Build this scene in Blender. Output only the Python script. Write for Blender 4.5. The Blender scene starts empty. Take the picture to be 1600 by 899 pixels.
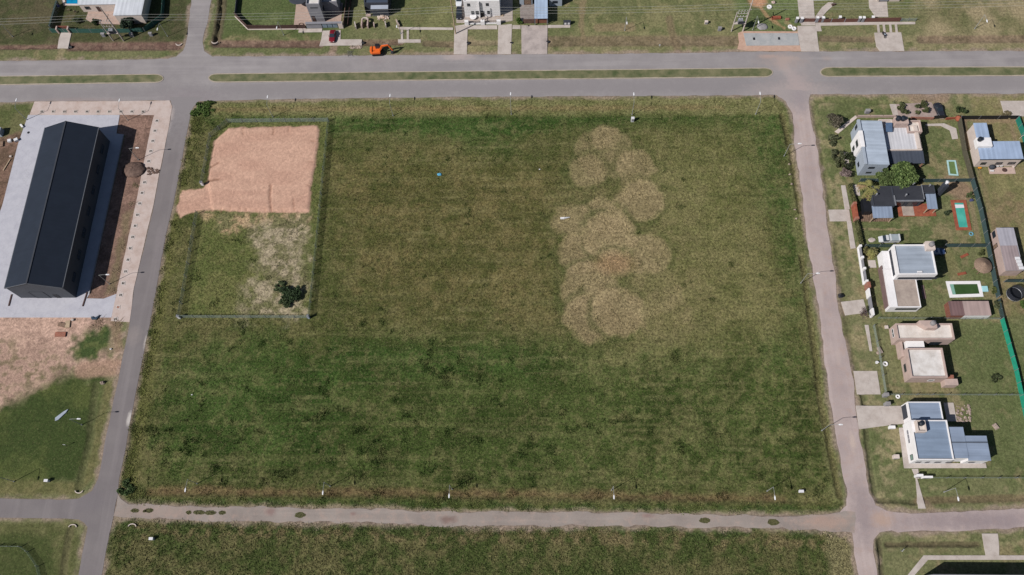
import bpy, bmesh, math, random
import numpy as np
from mathutils import Vector, Matrix
rnd = random.Random(7); NR = np.random.RandomState(11)
S = bpy.context.scene; C = S.collection
PI = math.pi

# ------------------------------------------------------------------ survey frame
# plan positions were read off the photograph as pixels; P() turns one into a point on the
# level z of the real site (metres), using the height and tilt of the flying camera
F = 1330.0; HC = 190.0; CX, CY = 800.0, 449.5
_n = np.array([52, 540., F]); _v = np.array([35, -3280., F])
UZ = -_n/np.linalg.norm(_n); UY = _v-(_v@UZ)*UZ; UY /= np.linalg.norm(UY); UX = np.cross(UY, UZ)
RW = np.array([UX, UY, UZ])
def P(px, py, z=0.0):
    d = RW@np.array([px-CX, py-CY, F]); t = (z-HC)/d[2]
    return (float(d[0]*t), float(d[1]*t))
def P3(px, py, z=0.0):
    a = P(px, py, z); return (a[0], a[1], z)
def PL(pts, z=0.0): return [P(a, b, z) for a, b in pts]

# ------------------------------------------------------------------ tagging
def tag(o, label=None, cat=None, group=None, kind=None):
    if label: o['label'] = label
    if cat: o['category'] = cat
    if group: o['group'] = group
    if kind: o['kind'] = kind
    return o
def thing(name, label, cat, loc=(0, 0, 0), group=None):
    o = bpy.data.objects.new(name, None); C.objects.link(o)
    o.location = (loc[0], loc[1], loc[2] if len(loc) > 2 else 0.0); o.empty_display_size = .3
    return tag(o, label, cat, group)
def root_loc(o):
    while o.parent: o = o.parent
    return o.location
def copy_tree(o, parent=None):
    c = o.copy(); C.objects.link(c); c.parent = parent
    for ch in list(o.children): copy_tree(ch, c)
    return c
ORD = ['first', 'second', 'third', 'fourth', 'fifth', 'sixth', 'seventh', 'eighth', 'ninth', 'tenth', 'eleventh', 'twelfth',
       'thirteenth', 'fourteenth', 'fifteenth', 'sixteenth', 'seventeenth', 'eighteenth', 'nineteenth', 'twentieth']

# ------------------------------------------------------------------ mesh builder
class MB:
    def __init__(s): s.v = []; s.f = []
    def add(s, vs, fs):
        k = len(s.v); s.v += [tuple(a) for a in vs]; s.f += [tuple(i+k for i in f) for f in fs]; return s
    def box(s, x0, y0, z0, x1, y1, z1):
        return s.add([(x0,y0,z0),(x1,y0,z0),(x1,y1,z0),(x0,y1,z0),(x0,y0,z1),(x1,y0,z1),(x1,y1,z1),(x0,y1,z1)],
                     [(3,2,1,0),(4,5,6,7),(0,1,5,4),(1,2,6,5),(2,3,7,6),(3,0,4,7)])
    def prism(s, pts, z0, z1, z1s=None):
        n = len(pts)
        ar = sum(pts[i][0]*pts[(i+1)%n][1]-pts[(i+1)%n][0]*pts[i][1] for i in range(n))
        if ar < 0: pts = pts[::-1]; z1s = z1s[::-1] if z1s else None
        top = [(p[0], p[1], z1s[i] if z1s else z1) for i, p in enumerate(pts)]
        return s.add([(p[0], p[1], z0) for p in pts]+top,
                     [tuple(range(n-1, -1, -1)), tuple(range(n, 2*n))]+[(i, (i+1)%n, n+(i+1)%n, n+i) for i in range(n)])
    def sheet(s, pts, z):
        n = len(pts)
        ar = sum(pts[i][0]*pts[(i+1)%n][1]-pts[(i+1)%n][0]*pts[i][1] for i in range(n))
        if ar < 0: pts = pts[::-1]
        return s.add([(p[0], p[1], z) for p in pts], [tuple(range(n))])
    def tube(s, p, q, r0, r1=None, n=6):
        r1 = r0 if r1 is None else r1
        p = Vector(p); q = Vector(q); d = (q-p)
        if d.length < 1e-6: return s
        d.normalize(); a = d.orthogonal().normalized(); b = d.cross(a)
        vs = []
        for c, r in ((p, r0), (q, r1)):
            for i in range(n):
                t = 2*PI*i/n; vs.append(c+(a*math.cos(t)+b*math.sin(t))*r)
        return s.add(vs, [tuple(range(n-1, -1, -1)), tuple(range(n, 2*n))]+[(i, (i+1)%n, n+(i+1)%n, n+i) for i in range(n)])
    def path(s, pts, r, n=5):
        for a, b in zip(pts, pts[1:]): s.tube(a, b, r, r, n)
        return s
    def cyl(s, x, y, z0, z1, r, r1=None, n=16): return s.tube((x, y, z0), (x, y, z1), r, r1, n)
    def beam(s, p, q, w, h):   # rectangular bar lying along p-q
        p = Vector(p); q = Vector(q); d = (q-p).normalized(); a = d.cross(Vector((0, 0, 1)))
        if a.length < 1e-3: a = Vector((1, 0, 0))
        a.normalize(); b = a.cross(d)
        vs = [c+a*(i*w/2)+b*(j*h/2) for c in (p, q) for i, j in ((-1,-1),(1,-1),(1,1),(-1,1))]
        return s.add(vs, [(0,1,2,3),(7,6,5,4),(0,4,5,1),(1,5,6,2),(2,6,7,3),(3,7,4,0)])
    def blob(s, c, r, nu=10, nv=7, jit=.15, seed=0, flat=False):
        R = random.Random(seed); vs = []; fs = []
        for j in range(nv+1):
            ph = (PI/2 if flat else PI)*j/nv
            for i in range(nu):
                th = 2*PI*i/nu; k = 1+R.uniform(-jit, jit)
                vs.append((c[0]+r[0]*k*math.sin(ph)*math.cos(th), c[1]+r[1]*k*math.sin(ph)*math.sin(th), c[2]+r[2]*k*math.cos(ph) if not(flat and j == nv) else c[2]))
        for j in range(nv):
            for i in range(nu):
                fs.append((j*nu+i, (j+1)*nu+i, (j+1)*nu+(i+1)%nu, j*nu+(i+1)%nu))
        return s.add(vs, fs)
    def loft(s, rings):
        n = len(rings[0]); k = len(s.v); vs = [p for r in rings for p in r]; fs = []
        for j in range(len(rings)-1):
            for i in range(n):
                fs.append((j*n+i, j*n+(i+1)%n, (j+1)*n+(i+1)%n, (j+1)*n+i))
        fs.append(tuple(range(n-1, -1, -1))); fs.append(tuple((len(rings)-1)*n+i for i in range(n)))
        return s.add(vs, fs)
    def build(s, name, m, parent=None, bevel=0, smooth=False, label=None, fix=True):
        me = bpy.data.meshes.new(name)
        if parent: L = root_loc(parent)
        else:
            a = np.array(s.v); L = Vector((float((a[:,0].min()+a[:,0].max())/2), float((a[:,1].min()+a[:,1].max())/2), float(a[:,2].min())))
        me.from_pydata([(v[0]-L[0], v[1]-L[1], v[2]-L[2]) for v in s.v], [], s.f)
        if fix or bevel:
            bm = bmesh.new(); bm.from_mesh(me)
            if fix: bmesh.ops.recalc_face_normals(bm, faces=bm.faces)
            if bevel:
                bmesh.ops.bevel(bm, geom=[e for e in bm.edges if len(e.link_faces) == 2 and e.calc_face_angle(0) > .5], offset=bevel, segments=2, affect='EDGES', profile=.6, clamp_overlap=True)
            bm.to_mesh(me); bm.free()
        me.materials.append(m)
        if smooth:
            for p in me.polygons: p.use_smooth = True
        o = bpy.data.objects.new(name, me); C.objects.link(o)
        if parent: o.parent = parent
        else: o.location = L
        if label: o['label'] = label
        return o

# ------------------------------------------------------------------ materials
KEXP = 1.42
def lin(c):
    c /= 255.0
    return c/12.92 if c <= .04045 else ((c+.055)/1.055)**2.4
def T(r, g, b, k=1.0):       # base colour of a surface that reads r,g,b in full sun
    return tuple(min(.85, lin(x)*k/KEXP) for x in (r, g, b))
class NT:
    def __init__(s, m):
        s.m = m; s.t = m.node_tree; s.b = s.t.nodes['Principled BSDF']
    def n(s, ty, **kw):
        n = s.t.nodes.new(ty)
        for k, v in kw.items():
            if k in n.inputs.keys(): n.inputs[k].default_value = v
            else: setattr(n, k, v)
        return n
    def l(s, a, b): s.t.links.new(a, b)
def newmat(name):
    m = bpy.data.materials.new(name); m.use_nodes = True
    return m, NT(m)
def noise(N, scale, detail=3, rough=.55, vec=None, stretch=None):
    n = N.n('ShaderNodeTexNoise'); n.inputs['Scale'].default_value = scale; n.inputs['Detail'].default_value = detail; n.inputs['Roughness'].default_value = rough
    if vec is None:
        g = N.n('ShaderNodeNewGeometry'); vec = g.outputs['Position']
    if stretch:
        mp = N.n('ShaderNodeMapping'); mp.inputs['Scale'].default_value = stretch; N.l(vec, mp.inputs['Vector']); vec = mp.outputs['Vector']
    N.l(vec, n.inputs['Vector']); return n.outputs['Fac']
def mrange(N, val, a, b, c, d):
    n = N.n('ShaderNodeMapRange'); N.l(val, n.inputs['Value'])
    for k, v in zip(('From Min', 'From Max', 'To Min', 'To Max'), (a, b, c, d)): n.inputs[k].default_value = v
    return n.outputs['Result']
def math_(N, op, a, b=None):
    n = N.n('ShaderNodeMath', operation=op)
    for i, x in enumerate((a, b)):
        if x is None: continue
        if isinstance(x, (int, float)): n.inputs[i].default_value = x
        else: N.l(x, n.inputs[i])
    return n.outputs[0]
def mix(N, fac, a, b, mode='MIX'):
    n = N.n('ShaderNodeMix', data_type='RGBA', blend_type=mode)
    for sock, x in ((n.inputs[0], fac), (n.inputs[6], a), (n.inputs[7], b)):
        if isinstance(x, (int, float)): sock.default_value = x
        elif isinstance(x, tuple): sock.default_value = (*x[:3], 1)
        else: N.l(x, sock)
    return n.outputs[2]
def scale_col(N, col, val):
    n = N.n('ShaderNodeVectorMath', operation='SCALE'); 
    if isinstance(col, tuple): n.inputs[0].default_value = col[:3]
    else: N.l(col, n.inputs[0])
    N.l(val, n.inputs['Scale']); return n.outputs[0]
MC = {}
def mat(name, col, rough=.8, var=.12, scale=1.2, metal=0, col2=None, fine=.1, bump=0, spec=.3):
    """general surface: base colour, large blotches towards col2, fine grain"""
    if name in MC: return MC[name]
    m, N = newmat(name)
    base = mix(N, mrange(N, noise(N, scale, 4), .35, .7, 0, 1), col, col2 if col2 else tuple(c*(1-2*var) for c in col))
    base = scale_col(N, base, mrange(N, noise(N, 9, 3), .2, .8, 1-fine, 1+fine))
    N.l(base, N.b.inputs['Base Color']); N.b.inputs['Roughness'].default_value = rough
    N.b.inputs['Metallic'].default_value = metal; N.b.inputs['Specular IOR Level'].default_value = spec
    if bump:
        bp = N.n('ShaderNodeBump'); bp.inputs['Strength'].default_value = bump; bp.inputs['Distance'].default_value = .05
        N.l(noise(N, 14, 3), bp.inputs['Height']); N.l(bp.outputs[0], N.b.inputs['Normal'])
    MC[name] = m; return m
def metal_roof(name, col, axis='x', pitch=.75, rough=.45, streak=.14, bstr=.25, spec=.3):
    """corrugated sheet: pale and dark runs along the sheets plus a fine corrugation bump"""
    if name in MC: return MC[name]
    m, N = newmat(name)
    st = (.08, 1.1, 1) if axis == 'x' else (1.1, .08, 1)
    s1 = noise(N, 1.0, 4, .6, stretch=st); s2 = noise(N, .35, 3)
    g = N.n('ShaderNodeNewGeometry'); sx = N.n('ShaderNodeSeparateXYZ'); N.l(g.outputs['Position'], sx.inputs[0])
    ph = math_(N, 'MULTIPLY', sx.outputs[1 if axis == 'x' else 0], 2*PI/pitch)
    w = math_(N, 'SINE', ph)
    b = math_(N, 'ADD', mrange(N, s1, .3, .7, 1-streak, 1+streak), mrange(N, s2, .3, .7, -.07, .07))
    b = math_(N, 'ADD', b, mrange(N, w, .8, 1, 0, -.05))
    N.l(scale_col(N, col, b), N.b.inputs['Base Color']); N.b.inputs['Roughness'].default_value = rough
    N.b.inputs['Metallic'].default_value = 0; N.b.inputs['Specular IOR Level'].default_value = spec
    bp = N.n('ShaderNodeBump'); bp.inputs['Strength'].default_value = bstr; bp.inputs['Distance'].default_value = .04
    N.l(w, bp.inputs['Height']); N.l(bp.outputs[0], N.b.inputs['Normal'])
    MC[name] = m; return m
def slab_mat(name, col, stain, rough=.85):
    """poured concrete or screed roof with stains and hairline cracks"""
    if name in MC: return MC[name]
    m, N = newmat(name)
    base = mix(N, mrange(N, noise(N, .45, 5, .62), .42, .7, 0, .8), col, stain)
    base = mix(N, mrange(N, noise(N, 1.6, 5, .6), .55, .75, 0, .5), base, tuple(c*.8 for c in col))
    v = N.n('ShaderNodeTexVoronoi', feature='DISTANCE_TO_EDGE'); v.inputs['Scale'].default_value = .32
    g = N.n('ShaderNodeNewGeometry'); wv = N.n('ShaderNodeVectorMath', operation='ADD')
    nn = N.n('ShaderNodeTexNoise'); nn.inputs['Scale'].default_value = 1.3; N.l(g.outputs['Position'], nn.inputs['Vector'])
    N.l(g.outputs['Position'], wv.inputs[0]); N.l(nn.outputs['Color'], wv.inputs[1]); N.l(wv.outputs[0], v.inputs['Vector'])
    base = mix(N, mrange(N, v.outputs['Distance'], 0, .012, .45, 0), base, tuple(c*.55 for c in col))
    base = scale_col(N, base, mrange(N, noise(N, 8, 3), .2, .8, .92, 1.08))
    N.l(base, N.b.inputs['Base Color']); N.b.inputs['Roughness'].default_value = rough
    MC[name] = m; return m
def brick_mat(name, c1, c2, mortar):
    if name in MC: return MC[name]
    m, N = newmat(name)
    b = N.n('ShaderNodeTexBrick'); b.inputs['Scale'].default_value = 3.5
    b.inputs['Color1'].default_value = (*c1, 1); b.inputs['Color2'].default_value = (*c2, 1); b.inputs['Mortar'].default_value = (*mortar, 1)
    g = N.n('ShaderNodeNewGeometry'); sx = N.n('ShaderNodeSeparateXYZ'); N.l(g.outputs['Position'], sx.inputs[0])
    cb = N.n('ShaderNodeCombineXYZ'); N.l(math_(N, 'ADD', sx.outputs[0], sx.outputs[1]), cb.inputs[0]); N.l(sx.outputs[2], cb.inputs[1])
    N.l(cb.outputs[0], b.inputs['Vector'])
    N.l(scale_col(N, b.outputs['Color'], mrange(N, noise(N, 2, 4), .3, .7, .85, 1.12)), N.b.inputs['Base Color']); N.b.inputs['Roughness'].default_value = .9
    MC[name] = m; return m
def leaf_mat(name, c1, c2):
    if name in MC: return MC[name]
    m, N = newmat(name)
    a = N.n('ShaderNodeAttribute', attribute_name='Col')
    col = mix(N, mrange(N, noise(N, 1.3, 2), .35, .65, 0, 1), c1, c2)
    N.l(mix(N, 1.0, col, a.outputs['Color'], 'MULTIPLY'), N.b.inputs['Base Color'])
    N.b.inputs['Roughness'].default_value = .7; N.b.inputs['Specular IOR Level'].default_value = .2
    MC[name] = m; return m
def net_mat(name, col, opacity):
    """woven or chain-link mesh: part of the light passes between the strands"""
    if name in MC: return MC[name]
    m, N = newmat(name)
    N.l(scale_col(N, col, mrange(N, noise(N, 2, 3), .3, .7, .8, 1.2)), N.b.inputs['Base Color']); N.b.inputs['Roughness'].default_value = .8
    tr = N.n('ShaderNodeBsdfTransparent'); mx = N.n('ShaderNodeMixShader'); mx.inputs[0].default_value = opacity
    out = N.t.nodes['Material Output']; N.l(tr.outputs[0], mx.inputs[1]); N.l(N.b.outputs[0], mx.inputs[2]); N.l(mx.outputs[0], out.inputs['Surface'])
    MC[name] = m; return m
def water_mat(name, col, deep, alpha_rough=.06):
    if name in MC: return MC[name]
    m, N = newmat(name)
    N.l(mix(N, mrange(N, noise(N, .5, 3), .35, .65, 0, 1), col, deep), N.b.inputs['Base Color'])
    N.b.inputs['Roughness'].default_value = alpha_rough; N.b.inputs['Specular IOR Level'].default_value = .5
    bp = N.n('ShaderNodeBump'); bp.inputs['Strength'].default_value = .12; bp.inputs['Distance'].default_value = .05
    N.l(noise(N, 3, 3), bp.inputs['Height']); N.l(bp.outputs[0], N.b.inputs['Normal'])
    MC[name] = m; return m
def glass_mat():
    return mat('window_glass', (.02, .028, .038), rough=.08, var=.1, spec=.8, fine=.02)

M = dict(
    white=mat('white_paint', T(240, 238, 240), var=.05, fine=.04),
    cream=mat('cream_render', T(214, 200, 192), var=.07, fine=.06),
    pink=mat('pinkish_render', T(194, 172, 164), var=.09, fine=.06, scale=.7),
    pinkdark=mat('brown_pink_render', T(128, 106, 104), var=.1),
    grey=mat('grey_render', T(140, 140, 148), var=.07, fine=.05),
    greyblue=mat('pale_blue_render', T(166, 176, 190), var=.06, fine=.05),
    dgrey=mat('dark_grey_paint', T(62, 66, 76), var=.1),
    black=mat('black_plastic', T(34, 36, 42), var=.1, rough=.5),
    tankblack=mat('black_tank_plastic', T(42, 48, 58), var=.12, rough=.4),
    steel=mat('galvanised_steel', T(150, 152, 158), rough=.45, var=.08, metal=.3),
    lampsteel=mat('lamp_post_steel', T(158, 160, 160), rough=.5, var=.08),
    lamphead=mat('lamp_head_white', T(235, 236, 240), rough=.4, var=.03),
    concrete=slab_mat('concrete', T(194, 184, 178), T(166, 154, 147)),
    concretecool=slab_mat('cool_concrete', T(176, 178, 190), T(158, 160, 170)),
    concgrey=slab_mat('grey_concrete', T(150, 148, 150), T(126, 120, 120)),
    wood=mat('weathered_wood', T(146, 122, 104), col2=T(106, 84, 72), scale=2.5),
    darkwood=mat('dark_brown_boards', T(84, 62, 58), var=.12, scale=2),
    timber=mat('pale_timber', T(190, 168, 142), var=.1),
    terracotta=mat('terracotta_paving', T(164, 92, 68), col2=T(132, 72, 56), scale=1.5),
    brick=brick_mat('brick', T(160, 98, 78), T(140, 86, 70), T(168, 148, 136)),
    rbrick=brick_mat('red_brick', T(138, 74, 56), T(120, 64, 50), T(140, 110, 96)),
    blackroof=slab_mat('black_membrane_roof', T(46, 48, 56), T(58, 60, 68), .7),
    whiteroof=slab_mat('white_screed_roof', T(226, 222, 220), T(190, 182, 176)),
    creamroof=slab_mat('cream_screed_roof', T(228, 220, 214), T(196, 182, 172)),
    concroof=slab_mat('rough_concrete_roof', T(176, 162, 152), T(140, 126, 120)),
    glass=glass_mat(),
    frame=mat('dark_window_frame', T(50, 52, 58), var=.05, rough=.5),
    tyre=mat('tyre_rubber', T(30, 30, 32), var=.1, rough=.85),
    soil=mat('turned_soil', T(118, 96, 86), col2=T(84, 66, 60), scale=1.5, bump=.6, fine=.25),
    sand=mat('pale_sand', T(198, 166, 148), col2=T(184, 150, 132), scale=1, bump=.4, fine=.1),
    rubble=mat('pale_rubble', T(186, 168, 156), col2=T(130, 112, 104), scale=3, fine=.2),
    plastic=mat('white_plastic', T(226, 226, 230), var=.04, rough=.5),
    greenpaint=mat('green_painted_board', T(34, 128, 112), var=.12),
    orange=mat('orange_machine_paint', T(236, 108, 40), var=.06, rough=.45, fine=.04),
    bark=mat('bark', T(104, 86, 74), col2=T(70, 56, 48), scale=5),
    thatch=mat('thatch', T(150, 128, 110), col2=T(116, 96, 84), scale=4, fine=.25, bump=.5),
)
# ================================================================== GROUND
_lat = NR.rand(257, 257); _lat[256] = _lat[0]; _lat[:, 256] = _lat[:, 0]
def vn(x, y, s, seed=0):
    x = x*s+seed*17.13+500; y = y*s+seed*31.7+500
    xi = np.floor(x).astype(int); yi = np.floor(y).astype(int); fx = x-xi; fy = y-yi
    fx = fx*fx*(3-2*fx); fy = fy*fy*(3-2*fy); xi %= 256; yi %= 256
    return (_lat[xi, yi]*(1-fx)+_lat[xi+1, yi]*fx)*(1-fy)+(_lat[xi, yi+1]*(1-fx)+_lat[xi+1, yi+1]*fx)*fy
def fbm(x, y, s, o=4, seed=0, g=.55):
    t = 0; a = 1; w = 0
    for i in range(o): t = t+a*vn(x, y, s*2.03**i, seed+i*3.3); w += a; a *= g
    return t/w
def sdf(poly, x, y):   # signed distance, positive inside
    d = np.full(x.shape, 1e9); ins = np.zeros(x.shape, bool); n = len(poly)
    for i in range(n):
        ax, ay = poly[i]; bx, by = poly[(i+1) % n]; ex, ey = bx-ax, by-ay; L = ex*ex+ey*ey+1e-9
        t = np.clip(((x-ax)*ex+(y-ay)*ey)/L, 0, 1)
        d = np.minimum(d, (x-ax-ex*t)**2+(y-ay-ey*t)**2)
        c = ((ay > y) != (by > y)); 
        if ey != 0: ins ^= c & (x < ex*(y-ay)/ey+ax)
    return np.where(ins, 1, -1)*np.sqrt(d)
def ldist(line, x, y):
    d = np.full(x.shape, 1e9)
    for (ax, ay), (bx, by) in zip(line, line[1:]):
        ex, ey = bx-ax, by-ay; t = np.clip(((x-ax)*ex+(y-ay)*ey)/(ex*ex+ey*ey+1e-9), 0, 1)
        d = np.minimum(d, (x-ax-ex*t)**2+(y-ay-ey*t)**2)
    return np.sqrt(d)
def sm(a, b, x):
    t = np.clip((x-a)/(b-a), 0, 1); return t*t*(3-2*t)

# ---- outlines of roads and paved ground, in photograph pixels
R_AVE = [(-160,97.5),(0,95.5),(150,94.3),(262,92),(275,89),(286,80),(291,68),(296,25),(303,-25),(336,-25),(331,0),(322,42),(316,66),(319,80),(332,89),(400,88.5),(700,86),
         (960,84.5),(1120,82.3),(1160,81),(1280,81),(1600,80),(1760,79.5),(1760,145.5),(1600,146.5),(1275,147.5),(1242,151),(1208,148.5),(980,150.4),(700,151.5),(400,156),(318,158.5),(280,160),(265,157),(200,158),(50,158.7),(0,160),(-160,162)]
R_LEFT = [(265,152),(269.5,167),(267,184),(261,216),(251.5,263.5),(241,320),(224,392),(210,450),(203,504),(194,548),(184.6,595),(173,649),(163,697),(158,728),(153.5,748),(144,767),(123,779.5),(93,781),(0,779),(-180,777),
          (-190,808),(0,809),(93,810),(123,812),(131,817),(137,824),(130,857),(123,899),(113,960),(148,960),(159,899),(167,853),(177,806),(185,767),(186,750),(197,698),(203,658),(215,602),(228,532),(236,497),(248,431),(259,368),(271,320),(282.6,257.6),(291,212),(296,190),(298.5,174),(302,168),(308,161),(318,152)]
R_RIGHT = [(1206,141),(1216,151),(1228,159),(1235,170),(1238.5,185),(1240,205),(1242,229),(1247,262),(1253,300),(1257,330),(1262,380),(1272,441),(1282,497),(1289,563),(1293,600),(1309,700),(1318,744),(1323,773),(1322.5,790),(1312,801),
           (1331,829),(1333,845),(1341,899),(1350,960),(1381,960),(1370,899),(1366,870),(1364,843),(1375,831),(1431,831),(1525,828),(1600,824),(1780,816),(1780,789),(1599,795),(1467,801),(1423,803),(1384,799),(1367,790),(1358,770),(1357,759),(1343,686),(1332,593),(1326,563),(1316,517),(1309,478),(1303,417),(1297,380),(1290,330),(1281,270),(1277,236),(1269,194),(1263.4,160),(1266,147),(1270,141)]
R_DIRT = [(183,773),(190,779),(202,786),(242,790),(330,792),(430,793),(492,796),(580,795),(620,796),(655,800),(710,801),(810,800),(960,801),(1077,804),(1190,806),(1277,805),(1305,802),(1320,797),(1335,800),(1335,832),(1290,829),(1190,825),(960,821.5),(810,822),(710,822.5),(610,819),(580,817),(430,815),(330,814),(240,810),(178,806)]
roads_w = [PL(r) for r in (R_AVE, R_LEFT, R_RIGHT, R_DIRT)]

# ---- dense sheet where the photograph looks, coarse towards the horizon
ST = .32
def axis(a, b, far):
    core = np.arange(a, b, ST); ext = []
    s = ST; x = b
    while x < far: s *= 1.35; x += s; ext.append(x)
    lo = []; s = ST; x = a
    while x > -far: s *= 1.35; x -= s; lo.append(x)
    return np.array(lo[::-1]+list(core)+ext)
gx = axis(-178, 150, 1600); gy = axis(-6, 184, 1600)
X, Y = np.meshgrid(gx, gy)
n1 = fbm(X, Y, .035, 4, 1); n2 = fbm(X, Y, .15, 4, 2); n3 = fbm(X, Y, .7, 3, 3); n4 = fbm(X, Y, .012, 3, 4)
wob = (fbm(X, Y, .5, 3, 5)-.5)*2
# --- signed fields
col = np.zeros(X.shape+(3,)); 
def rgb(r, g, b): return np.array(T(r, g, b))*(.74 if r > 1.12*g else 1.0)
def put(mask, c):
    global col
    m = np.clip(mask, 0, 1)[..., None]; col = col*(1-m)+m*(np.array(c) if not isinstance(c, np.ndarray) or c.ndim == 1 else c)
def two(a, b, f): f = np.clip(f, 0, 1)[..., None]; return np.array(a)*(1-f)+np.array(b)*f
# lawn everywhere
lawnA = rgb(104, 104, 74); lawnB = rgb(84, 92, 58); dry = rgb(132, 118, 92); lush = rgb(58, 76, 38); olive = rgb(88, 86, 56)
put(np.ones(X.shape), two(lawnA, lawnB, sm(.35, .65, n1*.5+n2*.5)))
put(sm(.52, .68, n2*.6+n3*.4)*.6, dry)
# far lots to the north-west mown darker, north-east drier
Q = lambda pts: sdf(PL(pts), X, Y)
def zone(pts, feather, jit=1.5): return sm(-feather, feather, Q(pts)+wob*jit)
put(zone([(-150,-40),(300,-40),(296,70),(-150,80)], 3)*.85, two(rgb(74,68,52), rgb(50,56,34), sm(.38, .6, n2*.6+n3*.4)))
put(zone([(335,-40),(520,-40),(520,52),(345,55)], 1.5)*.9, two(rgb(92,100,66), rgb(72,84,50), sm(.35, .6, n2)))
put(zone([(620,-40),(705,-40),(705,50),(620,50)], 1.5)*.7, two(rgb(112,112,76), rgb(90,94,60), sm(.35, .6, n2)))
put(zone([(905,-40),(1150,-40),(1150,80),(905,80)], 3)*.8, two(rgb(118,114,82), rgb(92,96,64), sm(.4, .6, n2*.6+n3*.4)))
put(zone([(1150,-10),(1250,-10),(1250,52),(1150,50)], 1.5)*.8, two(rgb(92,104,66), rgb(76,88,54), sm(.4, .6, n2)))
put(zone([(1440,-40),(1800,-40),(1800,78),(1440,78)], 5)*.8, two(rgb(146,132,106), rgb(106,102,74), sm(.38, .62, n1*.4+n2*.6)))
# east back lots
put(zone([(1515,140),(1800,140),(1800,500),(1560,500)], 1)*.8, two(rgb(118,112,78), rgb(136,120,92), sm(.4, .65, n2*.5+n3*.5)))
put(zone([(1400,500),(1590,510),(1610,640),(1500,620)], 1)*.5, rgb(84,92,58))
# --- the big field
FIELD = [(312,160),(1208,152),(1232,172),(1236,200),(1262,420),(1296,650),(1320,798),(960,799),(620,795),(240,788),(190,778),(188,752),(300,185)]
fq = Q(FIELD); FM = sm(-.6, .6, fq+wob*.3)
pxl = X; 
fieldcol = two(rgb(92,88,60), rgb(70,74,42), sm(.38, .62, n2*.6+n1*.4))
put(FM, fieldcol)
def fz(pts, feather, amt, c, jit=5): put(FM*zone(pts, feather, jit)*amt, c)
darkF = two(rgb(56,80,38), rgb(40,65,26), sm(.35, .62, n2*.5+n3*.5))
fz([(290,560),(620,520),(880,545),(1250,500),(1310,760),(1310,770),(230,765)], 6, .85, two(rgb(60,75,37), rgb(45,60,26), sm(.35,.62,n2)))
fz([(300,175),(1235,170),(1238,195),(900,200),(700,215),(520,205),(330,190)], 3, .85, darkF, 4)
fz([(700,190),(800,190),(810,255),(720,245)], 3, .6, darkF)
fz([(1145,175),(1236,172),(1248,330),(1190,340),(1160,270)], 3.5, .8, darkF, 6)
fz([(1205,320),(1252,320),(1275,470),(1235,500)], 3, .75, darkF)
fz([(520,540),(1240,530),(1240,570),(520,590)], 4, .55, darkF)
fz([(250,560),(420,520),(540,600),(520,700),(230,700)], 6, .5, darkF, 7)
fz([(1040,210),(1170,210),(1215,520),(1150,560),(900,560),(1000,400),(1010,210)], 9, .85, two(rgb(112,106,76), rgb(92,92,58), sm(.35,.65,n2*.5+n3*.5)), 6)
brown = two(rgb(104,93,64), rgb(82,78,48), sm(.35, .62, n3*.5+n2*.5))
fz([(510,250),(690,240),(870,260),(880,500),(560,490)], 7, .8, brown, 6)
# tussocks
tu = fbm(X, Y, .42, 2, 9, .5)+.10*(sm(40, 70, 110-Y)-.5); put(FM*sm(.74, .82, tu)*.55, rgb(46, 60, 28))
put(sm(.60, .68, fbm(X, Y, .4, 2, 13))*.3*(1-FM), rgb(70, 80, 46))
mot = fbm(X, Y, .55, 3, 77, .7); soft = sm(20, 60, 105-Y)
put(FM*sm(.52, .68, mot)*(.30+.15*soft), two(rgb(56,66,34), rgb(46,60,26), sm(.4,.6,n3))); put(FM*sm(.46, .34, mot)*.30, rgb(112,104,76))
rows = vn(X*.02, Y*.62, 1, 91)*.5+vn(X*.05, Y*1.5, 1, 92)*.5
put(FM*sm(.55, .8, rows)*.18, rgb(116,110,80)); put(FM*sm(.45, .2, rows)*.18, rgb(50,60,30))
# streaks left by the mower, running with the avenue
stk = vn(X*.05, Y*1.3, 1, 21)*.6+vn(X*.16, Y*2.2, 1, 22)*.4
put(FM*sm(.66, .78, stk)*.35*sm(.4, .6, n2)*.6, rgb(132,124,94)); put(FM*sm(.34, .24, stk)*.35*sm(.35,.6,n2), rgb(52,60,30))
# light hatching on the south-east third
put(FM*zone([(1000,200),(1240,200),(1310,790),(900,790)], 12, 4)*.22*sm(.5,.62,n3), rgb(128,120,88))
# mown drying circles
fz([(900,200),(1010,215),(1060,330),(1110,430),(1090,530),(980,545),(885,520),(870,340)], 6, .28, two(rgb(118,106,80), rgb(96,92,62), sm(.4,.62,n3)), 7)
rag = (fbm(X, Y, .22, 3, 63)-.5)*2
for (cx, cy, r, a) in [(945,238,44,.7),(993,258,27,.75),(1000,314,34,.95),(942,342,32,.95),(893,345,28,.8),(905,395,32,1),(952,368,38,.95),(1012,397,32,.85),(962,412,24,.9),(922,452,42,.9),
                       (925,497,38,.95),(966,487,36,1),(1020,452,40,.25),(1040,497,40,.2),(918,268,28,.7),(945,213,22,.6),(1090,480,40,.1)]:
    w = P(cx, cy); rr = r*.172
    d = np.hypot(X-w[0], Y-w[1])+wob*.8
    cc = two(rgb(148,133,108), rgb(124,112,88), sm(.3, .7, n3*.6+n2*.4))
    put(sm(rr+.9, rr-1.3, d+wob*.6+rag*1.1)*a*(.58+.45*n3)*rnd.uniform(.9,1.08), cc*np.array([1.03,.97,1.0])*rnd.uniform(.9,1.05))
    put((sm(rr-2.0, rr-.6, d)*sm(rr+.3, rr-.4, d))*a*.15, rgb(150,135,106)); put((sm(rr-.2, rr+.5, d)*sm(rr+2.2, rr+.8, d))*a*.5*sm(.3,.55,n2), rgb(68,75,43))
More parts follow.
